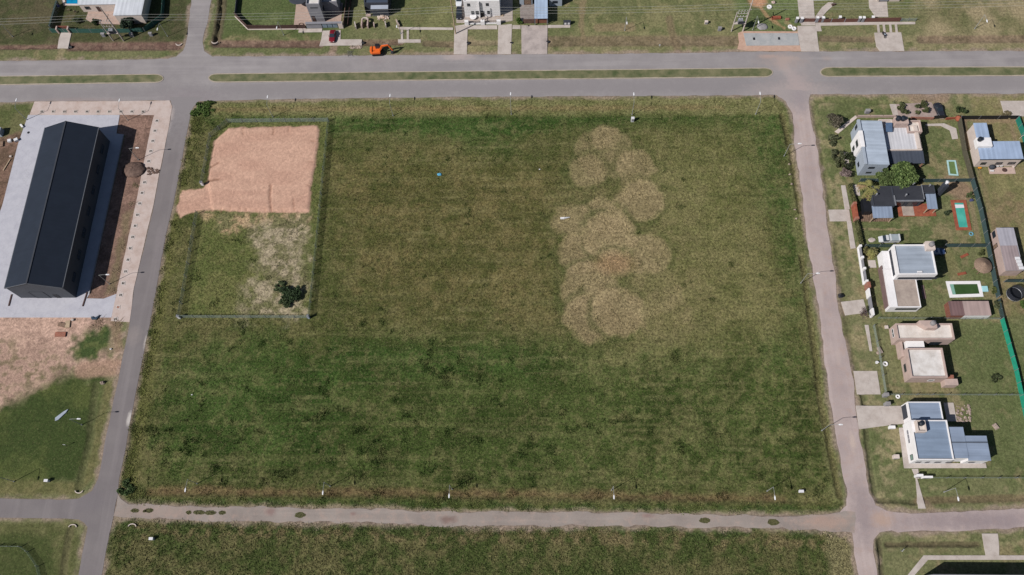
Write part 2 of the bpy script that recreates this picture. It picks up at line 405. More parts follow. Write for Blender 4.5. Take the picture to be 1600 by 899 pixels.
w = P(960, 412); put(sm(4.2, 1.0, np.hypot((X-w[0])/1.7, Y-w[1]))*.7, rgb(160,128,104))
# avenue verge and the drainage hollow beside it
fz([(330,157),(1215,150),(1222,178),(1180,180),(520,182),(330,180)], 1, .95, two(rgb(112,108,78), rgb(96,96,64), sm(.4,.6,n2*.5+n3*.5)), .8)
fz([(330,168),(1130,165),(1130,171),(330,175)], .7, .55, rgb(140,118,92), .8)
# foot of the field: dry reddish furrow then rank green
fz([(230,762),(620,764),(960,770),(1230,774),(1230,784),(960,780),(620,776),(230,774)], 1.0, .85, two(rgb(104,84,66), rgb(118,100,76), sm(.4,.6,n3)), 1.2)
fz([(196,779),(620,782),(960,788),(1310,790),(1316,803),(960,801),(620,797),(200,789)], .8, .8, two(rgb(58,74,40), rgb(78,84,50), sm(.4,.62,n3)), 1.0)
# west and east rims of the field
fz([(296,185),(306,185),(214,760),(192,760)], 1.0, .7, rgb(94,92,58), 1.5)
fz([(1222,168),(1240,180),(1296,600),(1322,790),(1300,790),(1272,600),(1250,440)], 1.0, .85, two(rgb(106,104,74), rgb(92,94,62), sm(.4,.6,n3)), .7)
# --- fenced lot
SANDP = [(357,200),(496,196),(500,203),(495,250),(487,292),(482.6,332.5),(393.5,332),(313,328),(281,342),(275,325),(284.5,298),(316,293.5),(324.5,283.5),(327,257),(334.6,220)]
FL = [(355,193),(515,190),(484,497),(282,497),(309,334),(318,283),(330,214)]
fz(FL, .5, .9, two(rgb(96,96,62), rgb(82,88,52), sm(.4,.6,n2*.4+n3*.6)), .3)
fz([(316,330),(484,332),(482,350),(400,352),(350,364)], 1.8, .95, two(rgb(196,164,140), rgb(112,106,80), sm(.40,.56,n3)), 3)
fz([(405,345),(480,340),(480,440),(474,486),(392,492),(385,462),(405,430),(400,390),(385,370)], 3.0, .9, two(rgb(156,141,128), rgb(108,102,80), sm(.38,.6,n3*.6+n2*.4)), 4)
sandq = Q(SANDP)+wob*.45
sand = two(rgb(206,168,148), rgb(197,158,139), sm(.3,.7,vn(X*.12,Y*.7,1,8)*.5+n2*.5))
put(sm(-.15, .25, sandq), sand)
for ln, wd in (([(1270,160),(1300,330),(1345,600),(1372,790)], 6), ([(1275,155),(1600,152)], 3.5), ([(1380,780),(1700,772)], 4), ([(1380,842),(1700,834)], 3), ([(700,76),(1600,70)], 5), ([(1395,690),(1400,760)], 4)):
    put((1-sm(wd*.4, wd, ldist(PL(ln), X, Y)+wob))*sm(.42, .6, n2*.5+n3*.5)*.6, rgb(136,126,98))
# --- west of the left street
put(zone([(-200,450),(182,480),(182,560),(195,556),(190,580),(120,582),(90,605),(0,640),(-200,660)], 2.6, 4), two(rgb(168,140,126), rgb(200,168,152), sm(.35,.62,n2*.4+n3*.6)))
put(zone([(-200,480),(110,560),(60,600),(-200,640)], 3, 3)*sm(.45,.6,n3*.7+n2*.3)*.75, rgb(88,84,58))
put(zone([(128,512),(176,512),(174,548),(150,562),(122,560),(112,545)], 1.6, 2.6), two(rgb(58,72,40), rgb(80,88,52), sm(.4,.62,n3)))
put(zone([(100,582),(162,590),(146,700),(124,765),(-200,765),(-200,650),(0,640)], 2.4, 3.5), two(rgb(54,66,34), rgb(72,80,44), sm(.4,.64,n2)))
put(zone([(164,600),(182,596),(158,700),(150,745),(120,775),(-200,772),(-200,748),(128,752),(142,700)], .8, .8)*.9, two(rgb(102,98,66), rgb(88,88,56), sm(.4,.6,n3)))
put(zone([(-200,815),(122,815),(120,960),(-200,960)], 1, 1)*.8, two(rgb(72,76,44), rgb(92,92,60), sm(.4,.64,n2*.5+n3*.5)))
put(zone([(-200,830),(84,835),(86,960),(-200,960)], 1, 1)*.7, rgb(52,64,32))
# soil belt left of the pale yard
put(zone([(-100,205),(40,205),(52,165),(60,165),(40,230),(-10,480),(-200,480)], .8, 1.4)*.95, two(rgb(128,102,90), rgb(104,84,72), sm(.4,.6,n3)))
put(zone([(-200,160),(48,161),(38,200),(10,215),(-200,222)], .8, 1)*.95, two(rgb(74,82,48), rgb(92,92,62), sm(.4,.6,n2)))
# bare soil strip east of the big shed
put(zone([(184,178),(243,178),(238,205),(174,505),(150,470),(134,468),(170,320),(195,212),(182,210)], .3, .2), two(rgb(146,118,106), rgb(122,98,88), sm(.4,.62,n3*.6+n2*.4)))
put(zone([(196,330),(208,330),(180,455),(165,460)], .8, 1)*.6, rgb(104,98,72))
# --- south-west block corner
put(zone([(165,809),(1330,830),(1345,960),(140,960)], .8, .8), two(rgb(60,70,36), rgb(88,86,56), sm(.38,.64,n2*.5+n3*.5)))
put(zone([(190,813),(1330,829),(1330,843),(190,826)], .8, 1.3)*.85, two(rgb(62,74,40), rgb(90,86,58), sm(.4,.6,n3)))
put(zone([(190,824),(1290,840),(1290,856),(190,838)], 1, 1.6)*.5*sm(.45,.6,n3), rgb(130,114,86))
put(zone([(1290,832),(1330,832),(1345,960),(1300,960)], 1, 1)*.8, rgb(112,106,78))
# --- drainage ditches along the streets: real hollows
Z = np.zeros(X.shape)
def ditch(pts, w, dep, c=None, amt=.85, cw=None):
    global Z
    d = ldist(PL(pts), X, Y)+wob*.18
    Z = Z-dep*(.35+.9*n3)*(1-sm(w*.15, w*.5, d))
    if c is not None: put((1-sm((cw or w)*.3, (cw or w)*.55, d))*amt, c)
redd = two(rgb(112,86,80), rgb(128,104,94), sm(.4,.6,n3))
ditch([(-150,75),(0,74),(92,73)], 1.8, .5, redd); ditch([(111,73),(278,72)], 3.4, .45, redd, .9)
ditch([(337,68.5),(500,69)], 3.0, .5, redd); ditch([(348,-30),(345,20),(337,66)], 1.6, 1.0, rgb(90,76,66), .7, 3.4)
ditch([(568,67),(625,66)], 2.6, .5, redd, .7); ditch([(665,68),(712,70)], 2.4, .35, redd, .5)
ditch([(733,67),(776,67)], 2.2, .3, rgb(140,124,104), .6)
ditch([(860,65),(960,64),(1150,64)], 4.2, .25, redd, .5); ditch([(1285,60),(1365,62)], 2.4, .25, redd, .5); ditch([(1440,62),(1700,60)], 3.0, .25, redd, .55)
ditch([(1347,615),(1352,640),(1355,690),(1362,750),(1366,782),(1430,785)], 1.4, .6, rgb(70,70,50), .7)
ditch([(1435,782),(1700,776)], 1.8, .3, rgb(112,96,76), .7)
ditch([(1373,845),(1376,870),(1381,960)], 1.3, .7, rgb(66,62,48), .8); ditch([(1386,851),(1528,851)], 1.3, .6, rgb(80,72,56), .8)
ditch([(1268,165),(1275,200),(1290,280),(1300,330)], 2.0, .25, rgb(96,96,66), .6); ditch([(1306,380),(1315,450),(1325,520),(1338,600)], 2.0, .25, rgb(90,88,62), .6)
ditch([(1222,180),(1228,205),(1236,240),(1244,290),(1250,330)], 1.6, .5, rgb(92,82,60), .6); ditch([(1252,400),(1262,470),(1274,560),(1280,620),(1300,720),(1312,775)], 1.6, .45, rgb(92,82,60), .55)
ditch([(300,200),(292,240),(280,300)], 1.6, .3); ditch([(262,350),(236,500),(222,570),(208,650),(196,720)], 1.8, .4, rgb(54,62,36), .6)
ditch([(150,600),(140,690),(123,762)], 2.2, .3, rgb(76,78,52), .6); ditch([(110,828),(100,880),(95,960)], 2.0, .3, rgb(84,80,58), .6)
ditch([(230,770),(620,772),(960,777),(1260,781)], 2.0, .35)
ditch([(1275,158),(1420,162)], 1.2, .2, rgb(86,92,58), .6)
# rill marks on the made-up sand pad
for px in (381, 427, 452):
    ditch([(px, 199), (px+rnd.uniform(-2,2), 204), (px+rnd.uniform(-1,2), rnd.choice([206,211]))], .6, .16, rgb(170,132,112), .5)
for px in (330,345,360,375,385,400,415,424,440,460):
    ditch([(px+rnd.uniform(-3,3), 331), (px+rnd.uniform(-1,1), 325+rnd.uniform(-3,3))], .5, .16, rgb(176,138,118), .5)
ditch([(424,328),(422,310),(423,290)], .7, .25, rgb(160,122,104), .7); ditch([(460,328),(458,312)], .6, .2, rgb(160,122,104), .6)
for py in (222,254,291): ditch([(493-(py-222)*.12, py), (486-(py-222)*.12, py-1)], .5, .16, rgb(170,132,112), .5)
ditch([(330,262),(342,255)], .7, .25, rgb(150,116,98), .8); ditch([(322,284),(342,281)], .7, .25, rgb(150,116,98), .8)
# worn crossings and paths
def worn(pts, w, c, amt=.8): put((1-sm(w*.3, w*.6, ldist(PL(pts), X, Y)+wob*.4))*amt, c)
worn([(523,72),(516,88)], 2.4, rgb(150,128,114)); worn([(96,78),(93,92)], 2.2, rgb(136,124,98), .7)
worn([(1046,30),(1052,62),(1060,82)], 2.4, rgb(128,112,90), .7); worn([(914,-30),(908,40),(912,60)], 1.6, rgb(140,124,98), .7)
worn([(935,44),(985,42)], 3, rgb(146,126,102), .6); worn([(1180,2),(1200,26),(1225,44)], 1.0, rgb(166,136,104), .8); worn([(1176,-20),(1184,0)], 5.5, rgb(196,150,120), .9)
worn([(1228,35),(1252,50)], 1.0, rgb(160,140,108), .6)
worn([(1432,150),(1470,150)], 5, rgb(150,128,112), .8); worn([(1372,50),(1355,20)], .1, rgb(1,1,1), 0)
worn([(1340,358),(1420,359)], .6, rgb(158,138,112), .7); worn([(1300,600),(1302,640)], .1, rgb(1,1,1), 0)
worn([(1512,212),(1540,300),(1560,380)], 1.2, rgb(140,120,96), .4); worn([(1490,290),(1505,300)], 6, rgb(150,124,106), .8); worn([(1518,320),(1530,384)], 1.6, rgb(152,130,108), .5)
worn([(1505,188),(1512,230)], 2.2, rgb(120,100,84), .7); worn([(1580,196),(1590,230)], 1, rgb(148,128,106), .5); worn([(1510,186),(1590,190)], 1.6, rgb(150,126,106), .6)
worn([(1447,788),(1455,797)], 2, rgb(150,128,110), .6); worn([(560,60),(520,70)], .1, rgb(1,1,1), 0)
worn([(190,574),(130,578)], 4.5, rgb(166,136,118), .8); worn([(180,505),(186,545)], 2.2, rgb(140,116,98), .6)
worn([(1300,480),(1313,482)], 4, rgb(150,132,118), .7); worn([(1345,452),(1355,462)], 2.4, rgb(150,132,104), .5)
worn([(1480,395),(1510,470),(1540,480)], 3, rgb(124,112,82), .4)
worn([(800,-20),(812,40)], .1, rgb(1,1,1), 0)
# trodden soil along the road edges
rd = np.full(X.shape, -1e9)
for r in roads_w: rd = np.maximum(rd, sdf(r, X, Y))
sh = sm(-1.3, -.2, rd+wob*.9)
put(sh*.7*sm(.3, .6, fbm(X, Y, .2, 3, 31)+.08), rgb(162,142,132)); put(sm(-.3, .2, rd), rgb(130,116,108))
Z = np.where(rd > -1.2, Z*sm(-.2, -1.2, rd), Z)
Z = Z+(fbm(X, Y, .6, 2, 41)-1)*.05*sm(-.5, -2, rd)
Z = Z-.02
# the sand pad stands a little proud of the grass
Z = Z+.28*sm(-.1, .6, Q([(357,200),(496,196),(500,203),(495,250),(487,292),(483,330),(330,328),(324.5,283.5),(327,257),(334.6,220)])+wob*.2)
far = np.maximum(np.maximum(-178-X, X-150), np.maximum(-6-Y, Y-184))
Z = np.where(far > 0, -.02, Z)
# fine value variation per vertex
col = col*(0.86+.28*vn(X, Y, 2.6, 51))[..., None]
col = col*(1-FM[..., None]*(1-sm(-.3,.3,sandq))[..., None]*np.array([.09, .05, .17]))
col = np.clip(col, .003, .8)
GR = (.55+.45*np.maximum(FM, sm(-.5,.5,Q([(165,809),(1330,830),(1345,960),(140,960)]))))*(1-.8*sm(-.2, .3, sandq))

def ground_mesh(name, X, Y, Z, col, m):
    ny, nx = X.shape; me = bpy.data.meshes.new(name)
    co = np.stack([X, Y, Z], -1).reshape(-1, 3).astype(np.float32)
    i = np.arange(ny*nx).reshape(ny, nx); q = np.stack([i[:-1, :-1], i[:-1, 1:], i[1:, 1:], i[1:, :-1]], -1).reshape(-1, 4)
    me.vertices.add(len(co)); me.vertices.foreach_set('co', co.ravel())
    me.loops.add(q.size); me.loops.foreach_set('vertex_index', q.ravel().astype(np.int32))
    me.polygons.add(len(q)); me.polygons.foreach_set('loop_start', (np.arange(len(q))*4).astype(np.int32))
    me.polygons.foreach_set('use_smooth', np.ones(len(q), bool))
    a = me.color_attributes.new('Col', 'FLOAT_COLOR', 'POINT')
    a.data.foreach_set('color', np.concatenate([col.reshape(-1, 3), GR.reshape(-1, 1)], 1).astype(np.float32).ravel())
    me.update(calc_edges=True); me.validate(); me.materials.append(m)
    o = bpy.data.objects.new(name, me); C.objects.link(o); return o
def ground_mat():
    m, N = newmat('ground')
    a = N.n('ShaderNodeAttribute', attribute_name='Col')
    f1 = noise(N, 1.7, 4, .8); f2 = noise(N, .8, 3, .6)
    b = math_(N, 'MULTIPLY', mrange(N, f1, .36, .64, .62, 2.05), mrange(N, f2, .25, .75, .86, 1.14))
    b = math_(N, 'ADD', math_(N, 'MULTIPLY', math_(N, 'SUBTRACT', b, 1.32), a.outputs['Alpha']), 1.32)
    c = scale_col(N, a.outputs['Color'], b)
    straw = math_(N, 'MULTIPLY', mrange(N, noise(N, 2.6, 3, .75), .56, .68, 0, .55), a.outputs['Alpha'])
    c = mix(N, straw, c, scale_col(N, mix(N, .45, a.outputs['Color'], T(168, 154, 120)), mrange(N, f2, 0, 1, 1.2, 1.5)))
    N.l(c, N.b.inputs['Base Color']); N.b.inputs['Roughness'].default_value = .95; N.b.inputs['Specular IOR Level'].default_value = .1
    bp = N.n('ShaderNodeBump'); bp.inputs['Strength'].default_value = .8; bp.inputs['Distance'].default_value = .2
    N.l(noise(N, 1.9, 5, .8), bp.inputs['Height']); N.l(bp.outputs[0], N.b.inputs['Normal'])
    return m
G_ = ground_mesh('ground', X, Y, Z, col, ground_mat()); tag(G_, kind='structure')
def gcol(x, y):
    ix = np.clip(np.searchsorted(gx, x), 0, len(gx)-1); iy = np.clip(np.searchsorted(gy, y), 0, len(gy)-1); return col[iy, ix]
def gz(x, y):
    ix = np.clip(np.searchsorted(gx, x), 0, len(gx)-1); iy = np.clip(np.searchsorted(gy, y), 0, len(gy)-1); return Z[iy, ix]

# ---- growth standing on the ground: grass blades of the rough field, rank weeds of the verges
def growth(name, n, sampler, h0, h1, w0, w1, tint, blades, label, cat, vari=(.7, 1.35), flat=(.5, 1.3)):
    x, y = sampler(n); n = len(x); c = gcol(x, y)
    nb = n*blades
    bx = np.repeat(x, blades)+NR.normal(0, w1*.6, nb); by = np.repeat(y, blades)+NR.normal(0, w1*.6, nb); bz = gz(bx, by)-.03
    ang = NR.rand(nb)*2*PI; lean = flat[0]+NR.rand(nb)*flat[1]; h = (h0+(h1-h0)*NR.rand(nb)); w = (w0+(w1-w0)*NR.rand(nb))*.5
    dx, dy = np.cos(ang), np.sin(ang); la = NR.rand(nb)*2*PI
    v0 = np.stack([bx-dx*w, by-dy*w, bz], -1); v1 = np.stack([bx+dx*w, by+dy*w, bz], -1)
    mx = bx+np.cos(la)*lean*h*.6; my = by+np.sin(la)*lean*h*.6
    v2 = np.stack([mx+dx*w*.8, my+dy*w*.8, bz+h*.75], -1); v3 = np.stack([mx+np.cos(la)*h*.5*lean-dx*w*.3, my+np.sin(la)*h*.5*lean-dy*w*.3, bz+h], -1)
    co = np.stack([v0, v1, v2, v3], 1).reshape(-1, 3).astype(np.float32)
    cc = np.repeat(c, blades, 0)*np.array(tint)*(vari[0]+(vari[1]-vari[0])*NR.rand(nb))[:, None]
    cc = np.repeat(np.clip(cc, 0, .8), 4, 0)
    me = bpy.data.meshes.new(name); me.vertices.add(len(co)); me.vertices.foreach_set('co', co.ravel())
    me.loops.add(nb*4); me.loops.foreach_set('vertex_index', np.arange(nb*4).astype(np.int32))
    me.polygons.add(nb); me.polygons.foreach_set('loop_start', (np.arange(nb)*4).astype(np.int32))
    a = me.color_attributes.new('Col', 'FLOAT_COLOR', 'POINT'); a.data.foreach_set('color', np.concatenate([cc, np.ones((len(cc), 1))], 1).astype(np.float32).ravel())
    me.update(calc_edges=True); 
    if 'growth' not in MC:
        m, N = newmat('growth'); at = N.n('ShaderNodeAttribute', attribute_name='Col'); N.l(at.outputs['Color'], N.b.inputs['Base Color']); N.b.inputs['Roughness'].default_value = .8; N.b.inputs['Specular IOR Level'].default_value = .15; MC['growth'] = m
    me.materials.append(MC['growth']); o = bpy.data.objects.new(name, me); C.objects.link(o); tag(o, label, cat, kind='stuff'); return o
FW = PL(FIELD); SW = PL(SANDP)
def s_poly(poly, excl=(), dens=None, band=None):
    a = np.array(poly)
    def f(n):
        x = NR.uniform(a[:,0].min(), a[:,0].max(), n); y = NR.uniform(a[:,1].min(), a[:,1].max(), n)
        k = sdf(poly, x, y) > .3
        for e in excl: k &= sdf(e, x, y) < -.2
        if dens is not None: k &= NR.rand(n) < dens(x, y)
        return x[k], y[k]
    return f
growth('field_grass', 110000, s_poly(FW, [SW], lambda x, y: .3+.7*sm(.4, .6, fbm(x, y, .28, 3, 9))), .08, .24, .10, .20, (1.3, 1.3, 1.25), 2,
       'rough unmown grass covering the big open field', 'grass', (.45, 1.9))
SOUTH = PL([(190,816),(1325,836),(1336,935),(166,935)])
growth('lower_field_grass', 22000, s_poly(SOUTH), .1, .3, .12, .24, (1.3, 1.28, 1.25), 2, 'rough grass on the field south of the dirt track', 'grass', (.5, 1.8))
def tuss(n):
    x = NR.uniform(FW_a[:,0].min(), FW_a[:,0].max(), n); y = NR.uniform(FW_a[:,1].min(), FW_a[:,1].max(), n)
    k = (sdf(FW, x, y) > 1) & (sdf(SW, x, y) < -1) & (fbm(x, y, .42, 2, 9, .5)+.10*(sm(40, 70, 110-y)-.5) > .775); return x[k], y[k]
FW_a = np.array(FW)
growth('grass_tussocks', 160000, tuss, .12, .34, .12, .24, (1.2, 1.3, 1.15), 3, 'darker taller tussocks dotted over the big field', 'grass', (.7, 1.2))
def s_line(lines, wid, clump=.5):
    segs = []
    for ln in lines:
        w = PL(ln[0]); segs += [(a, b, ln[1]) for a, b in zip(w, w[1:])]
    L = np.array([math.dist(a, b)*k for a, b, k in segs]); cum = L/L.sum()
    def f(n):
        i = NR.choice(len(segs), n, p=cum); A = np.array([s[0] for s in segs])[i]; B = np.array([s[1] for s in segs])[i]; wd = np.array([s[2] for s in segs])[i]
        t = NR.rand(n)[:, None]; p = A+(B-A)*t; d = B-A; d /= np.linalg.norm(d, axis=1)[:, None]
        o = NR.normal(0, 1, n)*wd*.35; p = p+np.stack([-d[:,1], d[:,0]], -1)*o[:, None]
        k = fbm(p[:,0], p[:,1], .55, 2, 61) > clump
        k &= np.maximum.reduce([sdf(r, p[:,0], p[:,1]) for r in roads_w]) < -.25
        return p[k, 0], p[k, 1]
    return f
growth('verge_weeds', 14000, s_line([([(316,166),(303,182),(296,215),(288,255),(279,290)], 4.2), ([(268,345),(256,400),(243,470),(236,520)], 2.6), ([(234,520),(224,580),(213,650),(204,710),(197,755)], 2.2), ([(194,755),(200,778),(230,786)], 3.5)], 1, .46), .08, .28, .12, .26, (1.3, 1.42, 1.15), 2,
       'rank dark weeds in the ditch beside the left street', 'weeds', (.6, 1.5), (.8, 1.8))
growth('track_weeds', 17000, s_line([([(230,786),(420,789),(620,790),(860,795),(1300,798)], 1.8), ([(700,791),(860,794)], 2.4), ([(1000,795),(1180,797)], 2.2), ([(190,814),(620,826),(1300,836)], 2.2), ([(186,826),(178,860),(171,920)], 2.6)], 1, .48), .07, .24, .12, .24, (1.3, 1.42, 1.2), 2,
       'green broad-leaved weeds lining the dirt track', 'weeds', (.65, 1.45), (.8, 1.8))

# ================================================================== ROADS
def wobble(poly, step=1.1, amp=.16, seed=3):
    out = []; n = len(poly)
    for i in range(n):
        a = poly[i]; b = poly[(i+1) % n]; L = math.dist(a, b); k = max(1, int(L/step)); 
        for j in range(k):
            t = j/k; x = a[0]+(b[0]-a[0])*t; y = a[1]+(b[1]-a[1])*t
            nx, ny = -(b[1]-a[1])/max(L, 1e-6), (b[0]-a[0])/max(L, 1e-6)
            o = (float(fbm(np.array([x]), np.array([y]), .45, 3, seed)[0])-.5)*2*amp*(2.2 if True else 1)
            out.append((x+nx*o, y+ny*o))
    return out
def road_mat(name, c, c2, axis_, spots=(), grain=.1, dust=None):
    m, N = newmat(name)
    st = (.03, .55, 1) if axis_ == 'x' else (.55, .03, 1)
    base = mix(N, mrange(N, noise(N, .16, 5, .6), .35, .68, 0, 1), c, c2)
    base = mix(N, mrange(N, noise(N, 1.0, 4, .55, stretch=st), .5, .72, 0, .32), base, tuple(x*1.35 for x in c))
    base = mix(N, mrange(N, noise(N, .9, 4, .6, stretch=st), .54, .72, 0, .4), base, tuple(x*.78 for x in c))
    if dust: base = mix(N, mrange(N, noise(N, .5, 5, .7), .5, .75, 0, .6), base, dust)
    g = N.n('ShaderNodeNewGeometry')
    for (px, py, rx, ry, amt, cc) in spots:
        w = P(px, py); mp = N.n('ShaderNodeMapping'); mp.inputs['Location'].default_value = (-w[0]/rx, -w[1]/ry, 0); mp.inputs['Scale'].default_value = (1/rx, 1/ry, 0)
        N.l(g.outputs['Position'], mp.inputs['Vector']); L = N.n('ShaderNodeVectorMath', operation='LENGTH'); N.l(mp.outputs[0], L.inputs[0])
        d = math_(N, 'ADD', L.outputs['Value'], mrange(N, noise(N, .8, 4, .7), 0, 1, -.7, .7))
        base = mix(N, mrange(N, d, .3, 1.1, amt, 0), base, cc)
    base = scale_col(N, base, mrange(N, noise(N, 6, 3, .7), .25, .75, 1-grain, 1+grain))
    N.l(base, N.b.inputs['Base Color']); N.b.inputs['Roughness'].default_value = .92; N.b.inputs['Specular IOR Level'].default_value = .15
    return m
AS = T(156, 151, 152); AS2 = T(141, 136, 138); PK = T(168, 150, 148)
def road(name, poly, z, m, amp=.14, seed=3):
    b = MB(); b.sheet(wobble(poly, 1.1, amp, seed), z); me = b.build(name, m, fix=False); tag(me, kind='structure'); return me
road('avenue', roads_w[0], .012, road_mat('avenue_asphalt', AS, AS2, 'x', [(480,140,70,3.0,.75,AS2),(800,137,80,3.0,.75,AS2),(1110,135,60,3.0,.75,AS2),(1500,132,60,3.0,.75,AS2),(100,146,30,3.0,.6,AS2),(1240,142,14,3.5,.9,T(166,156,155)),(292,158,12,5,.6,T(140,132,136)),(1222,97,2.2,3.0,.7,T(176,160,156)),(1229,108,1.6,3.2,.55,T(178,164,160)),(1237,119,1.8,3.4,.5,T(176,162,160)),(1246,130,2.6,4,.5,T(174,160,160)),(1232,92,3,1.0,.6,T(182,164,156)),(1200,88,3,.8,.6,T(184,158,146)),(1240,112,7,9,.3,T(168,156,154)),(1250,140,4,5,.6,T(172,158,156)),(1220,95,8,3,.4,T(170,152,144)),(716,88,5,1.6,.6,T(186,170,166)),(290,160,5,1,.5,T(150,138,140)),(1292,92,1.5,1,.3,T(180,160,150)),(120,158,16,1.2,.5,T(156,140,138))]), .12)
road('side_street', roads_w[1], .018, road_mat('side_asphalt', T(131,125,126), T(122,116,118), 'y', [(292,150,26,17,1.0,AS2),(262,198,1.0,4,.6,T(176,168,166)),(266,180,1.2,3,.7,T(184,172,168)),(202,655,.7,2.2,.9,T(196,190,186)),(228,535,.6,2,.8,T(196,188,182)),(172,835,.35,4,.5,T(160,152,156)),(208,525,2.4,3,.4,T(158,148,144)),(140,785,6,3,.3,T(118,112,118)),(246,380,1.0,6,.3,T(150,142,144))]), .07, 5)
road('gravel_street', roads_w[2], .024, road_mat('gravel_street', T(181,166,163), T(165,151,150), 'y', [(1240,146,12,6,.9,T(160,152,152)),(1332,690,.8,3,.7,T(196,178,168)),(1310,560,.7,3,.4,T(188,172,166)),(1250,155,3,5,.5,T(150,140,144)),(1348,800,3,8,.6,T(146,134,136)),(1480,815,18,2.2,.45,T(140,128,132)),(1283,465,.7,3,.5,T(190,176,172)),(1378,812,3,2,.6,T(186,158,140)),(1560,812,16,2.6,.5,T(142,130,134)),(1560,800,3,1,.4,T(176,162,160))], .12, T(176,152,142)), .22, 8)
road('dirt_track', roads_w[3], .03, road_mat('dirt_track', T(158,148,142), T(142,132,127), 'x', [(700,812,2.4,1,.7,T(122,98,92)),(424,800,1.5,1,.6,T(136,108,104)),(1012,806,1.6,.6,.5,T(140,108,104)),(250,800,12,1.6,.3,T(176,152,140)),(552,803,.8,.5,.6,T(136,108,104)),(1290,816,6,2,.6,T(178,150,136))], .13, T(182,156,144)), .26, 9)
# grass growing in the crown of the track
for k, (px, py, rx, ry) in enumerate([(211,798,.9,.45),(233,798,1.0,.5),(295,801,.6,.45),(311,801,1.3,.5),(329,801.5,1.3,.5),(347,801.5,.8,.45),(469,805,1.2,.6),(1101,813.5,1.2,.6),(1208,816,1.4,.65),(226,799,.4,.3)]):
    w = P(px, py); b = MB(); R = random.Random(k)
    ring = [(w[0]+rx*math.cos(t*PI/8)*R.uniform(.8,1.2), w[1]+ry*math.sin(t*PI/8)*R.uniform(.8,1.2)) for t in range(16)]
    b.prism(ring, .0, .05)
    for _ in range(int(90*rx)):
        a = R.uniform(0, 2*PI); q = math.sqrt(R.random()); x = w[0]+rx*q*math.cos(a); y = w[1]+ry*q*math.sin(a); h = R.uniform(.08,.22); ww = .06
        t = R.uniform(0, 2*PI); b.add([(x-ww*math.cos(t), y-ww*math.sin(t), .04), (x+ww*math.cos(t), y+ww*math.sin(t), .04), (x+R.uniform(-.1,.1), y+R.uniform(-.1,.1), .04+h)], [(0,1,2)])
    o = b.build('grass_patch', mat('track_grass', T(78,80,46), col2=T(100,96,64), scale=3, fine=.25), fix=False)
    tag(o, kind='stuff')
    o['label'] = 'small green grass patch in the middle of the dirt track'; o['category'] = 'grass'
    o['group'] = 'grass patches along the crown of the dirt track'

# median islands
def island(px_poly, z=.13):
    w = PL(px_poly); b = MB(); b.prism(w, -.05, z-.012)
    kb = b.build('median_kerb', slab_mat('kerb', T(178,166,152), T(150,136,122)), bevel=0); tag(kb, kind='structure')
    c = np.array(w); ins = []
    n = len(w)
    for i in range(n):
        a = np.array(w[i-1]); p = np.array(w[i]); q = np.array(w[(i+1) % n])
        e1 = p-a; e2 = q-p; n1_ = np.array([-e1[1], e1[0]])/np.linalg.norm(e1); n2_ = np.array([-e2[1], e2[0]])/np.linalg.norm(e2)
        m_ = n1_+n2_; m_ /= np.linalg.norm(m_); 
        ins.append((p+m_*OFFS*.26/max(.4, float(m_@n1_))).tolist())
    g = MB(); g.sheet(wobble(ins, 1.2, .05, 12), z); tag(g.build('median_grass', MC['median_grass'], fix=False), kind='structure')
MC['median_grass'] = mat('median_grass_m', T(126,122,92), col2=T(76,88,54), scale=.35, fine=.4, bump=.8)
def isl(l, r, nl, nr, sl, sr):
    pts = []
    if l is not None:
        x, y = l; y0, y1 = nl, sl
        for t in np.linspace(-PI/2, -3*PI/2, 9)[1:-1] if False else []: pass
    return pts
OFFS = -1
def capsule(xl, xr, yNl, yNr, ySl, ySr, rl=True, rr=True):
    pts = []; my = (yNl+ySl)/2; ry = (ySl-yNl)/2
    if rl: pts += [(xl+14-14*math.sin(t), my+ry*math.cos(t)) for t in np.linspace(0, PI, 9)]
    else: pts += [(xl, ySl), (xl, yNl)]
    n = 12; 
    x0 = xl+14 if rl else xl; x1 = xr-14 if rr else xr
    pts += [(x0+(x1-x0)*i/n, yNl+(yNr-yNl)*i/n) for i in range(1, n)]
    my = (yNr+ySr)/2; ry = (ySr-yNr)/2
    if rr: pts += [(xr-14+14*math.sin(t), my-ry*math.cos(t)) for t in np.linspace(0, PI, 9)]
    else: pts += [(xr, yNr), (xr, ySr)]
    pts += [(x1+(x0-x1)*i/n, ySr+(ySl-ySr)*i/n) for i in range(1, n)]
    return pts
island(capsule(-170, 256, 121.5, 116, 136, 129.8, False, True))
island(capsule(325.5, 1208, 115.4, 106.3, 129.3, 121.2))
island(capsule(1281, 1780, 105.4, 103.8, 120.5, 118.4, True, False))
# ================================================================== BUILDINGS
def RR(nw, se, z=0.0):
    a = P(*nw, z); b = P(*se, z); return (a[0], b[1], b[0], a[1])      # x0,y0,x1,y1
def walls_parapet(par, r, h, wm, rm, t=.22, drop=.4, base=-.35, cap=None, name='wall'):
    x0, y0, x1, y1 = r
    b = MB(); b.box(x0, y0, base, x1, y0+t, h).box(x0, y1-t, base, x1, y1, h).box(x0, y0+t, base, x0+t, y1-t, h).box(x1-t, y0+t, base, x1, y1-t, h)
    w = b.build(name, wm, par, bevel=.02)
    b = MB(); b.box(x0+t-.01, y0+t-.01, h-drop-.2, x1-t+.01, y1-t+.01, h-drop); b.build('roof', rm, par)
    if cap:
        c = MB(); e = .04; c.box(x0-e, y0-e, h, x1+e, y0+t, h+.05).box(x0-e, y1-t, h, x1+e, y1+e, h+.05).box(x0-e, y0+t, h, x0+t, y1-t, h+.05).box(x1-t, y0+t, h, x1+e, y1-t, h+.05); c.build('parapet_cap', cap, par)
    return w
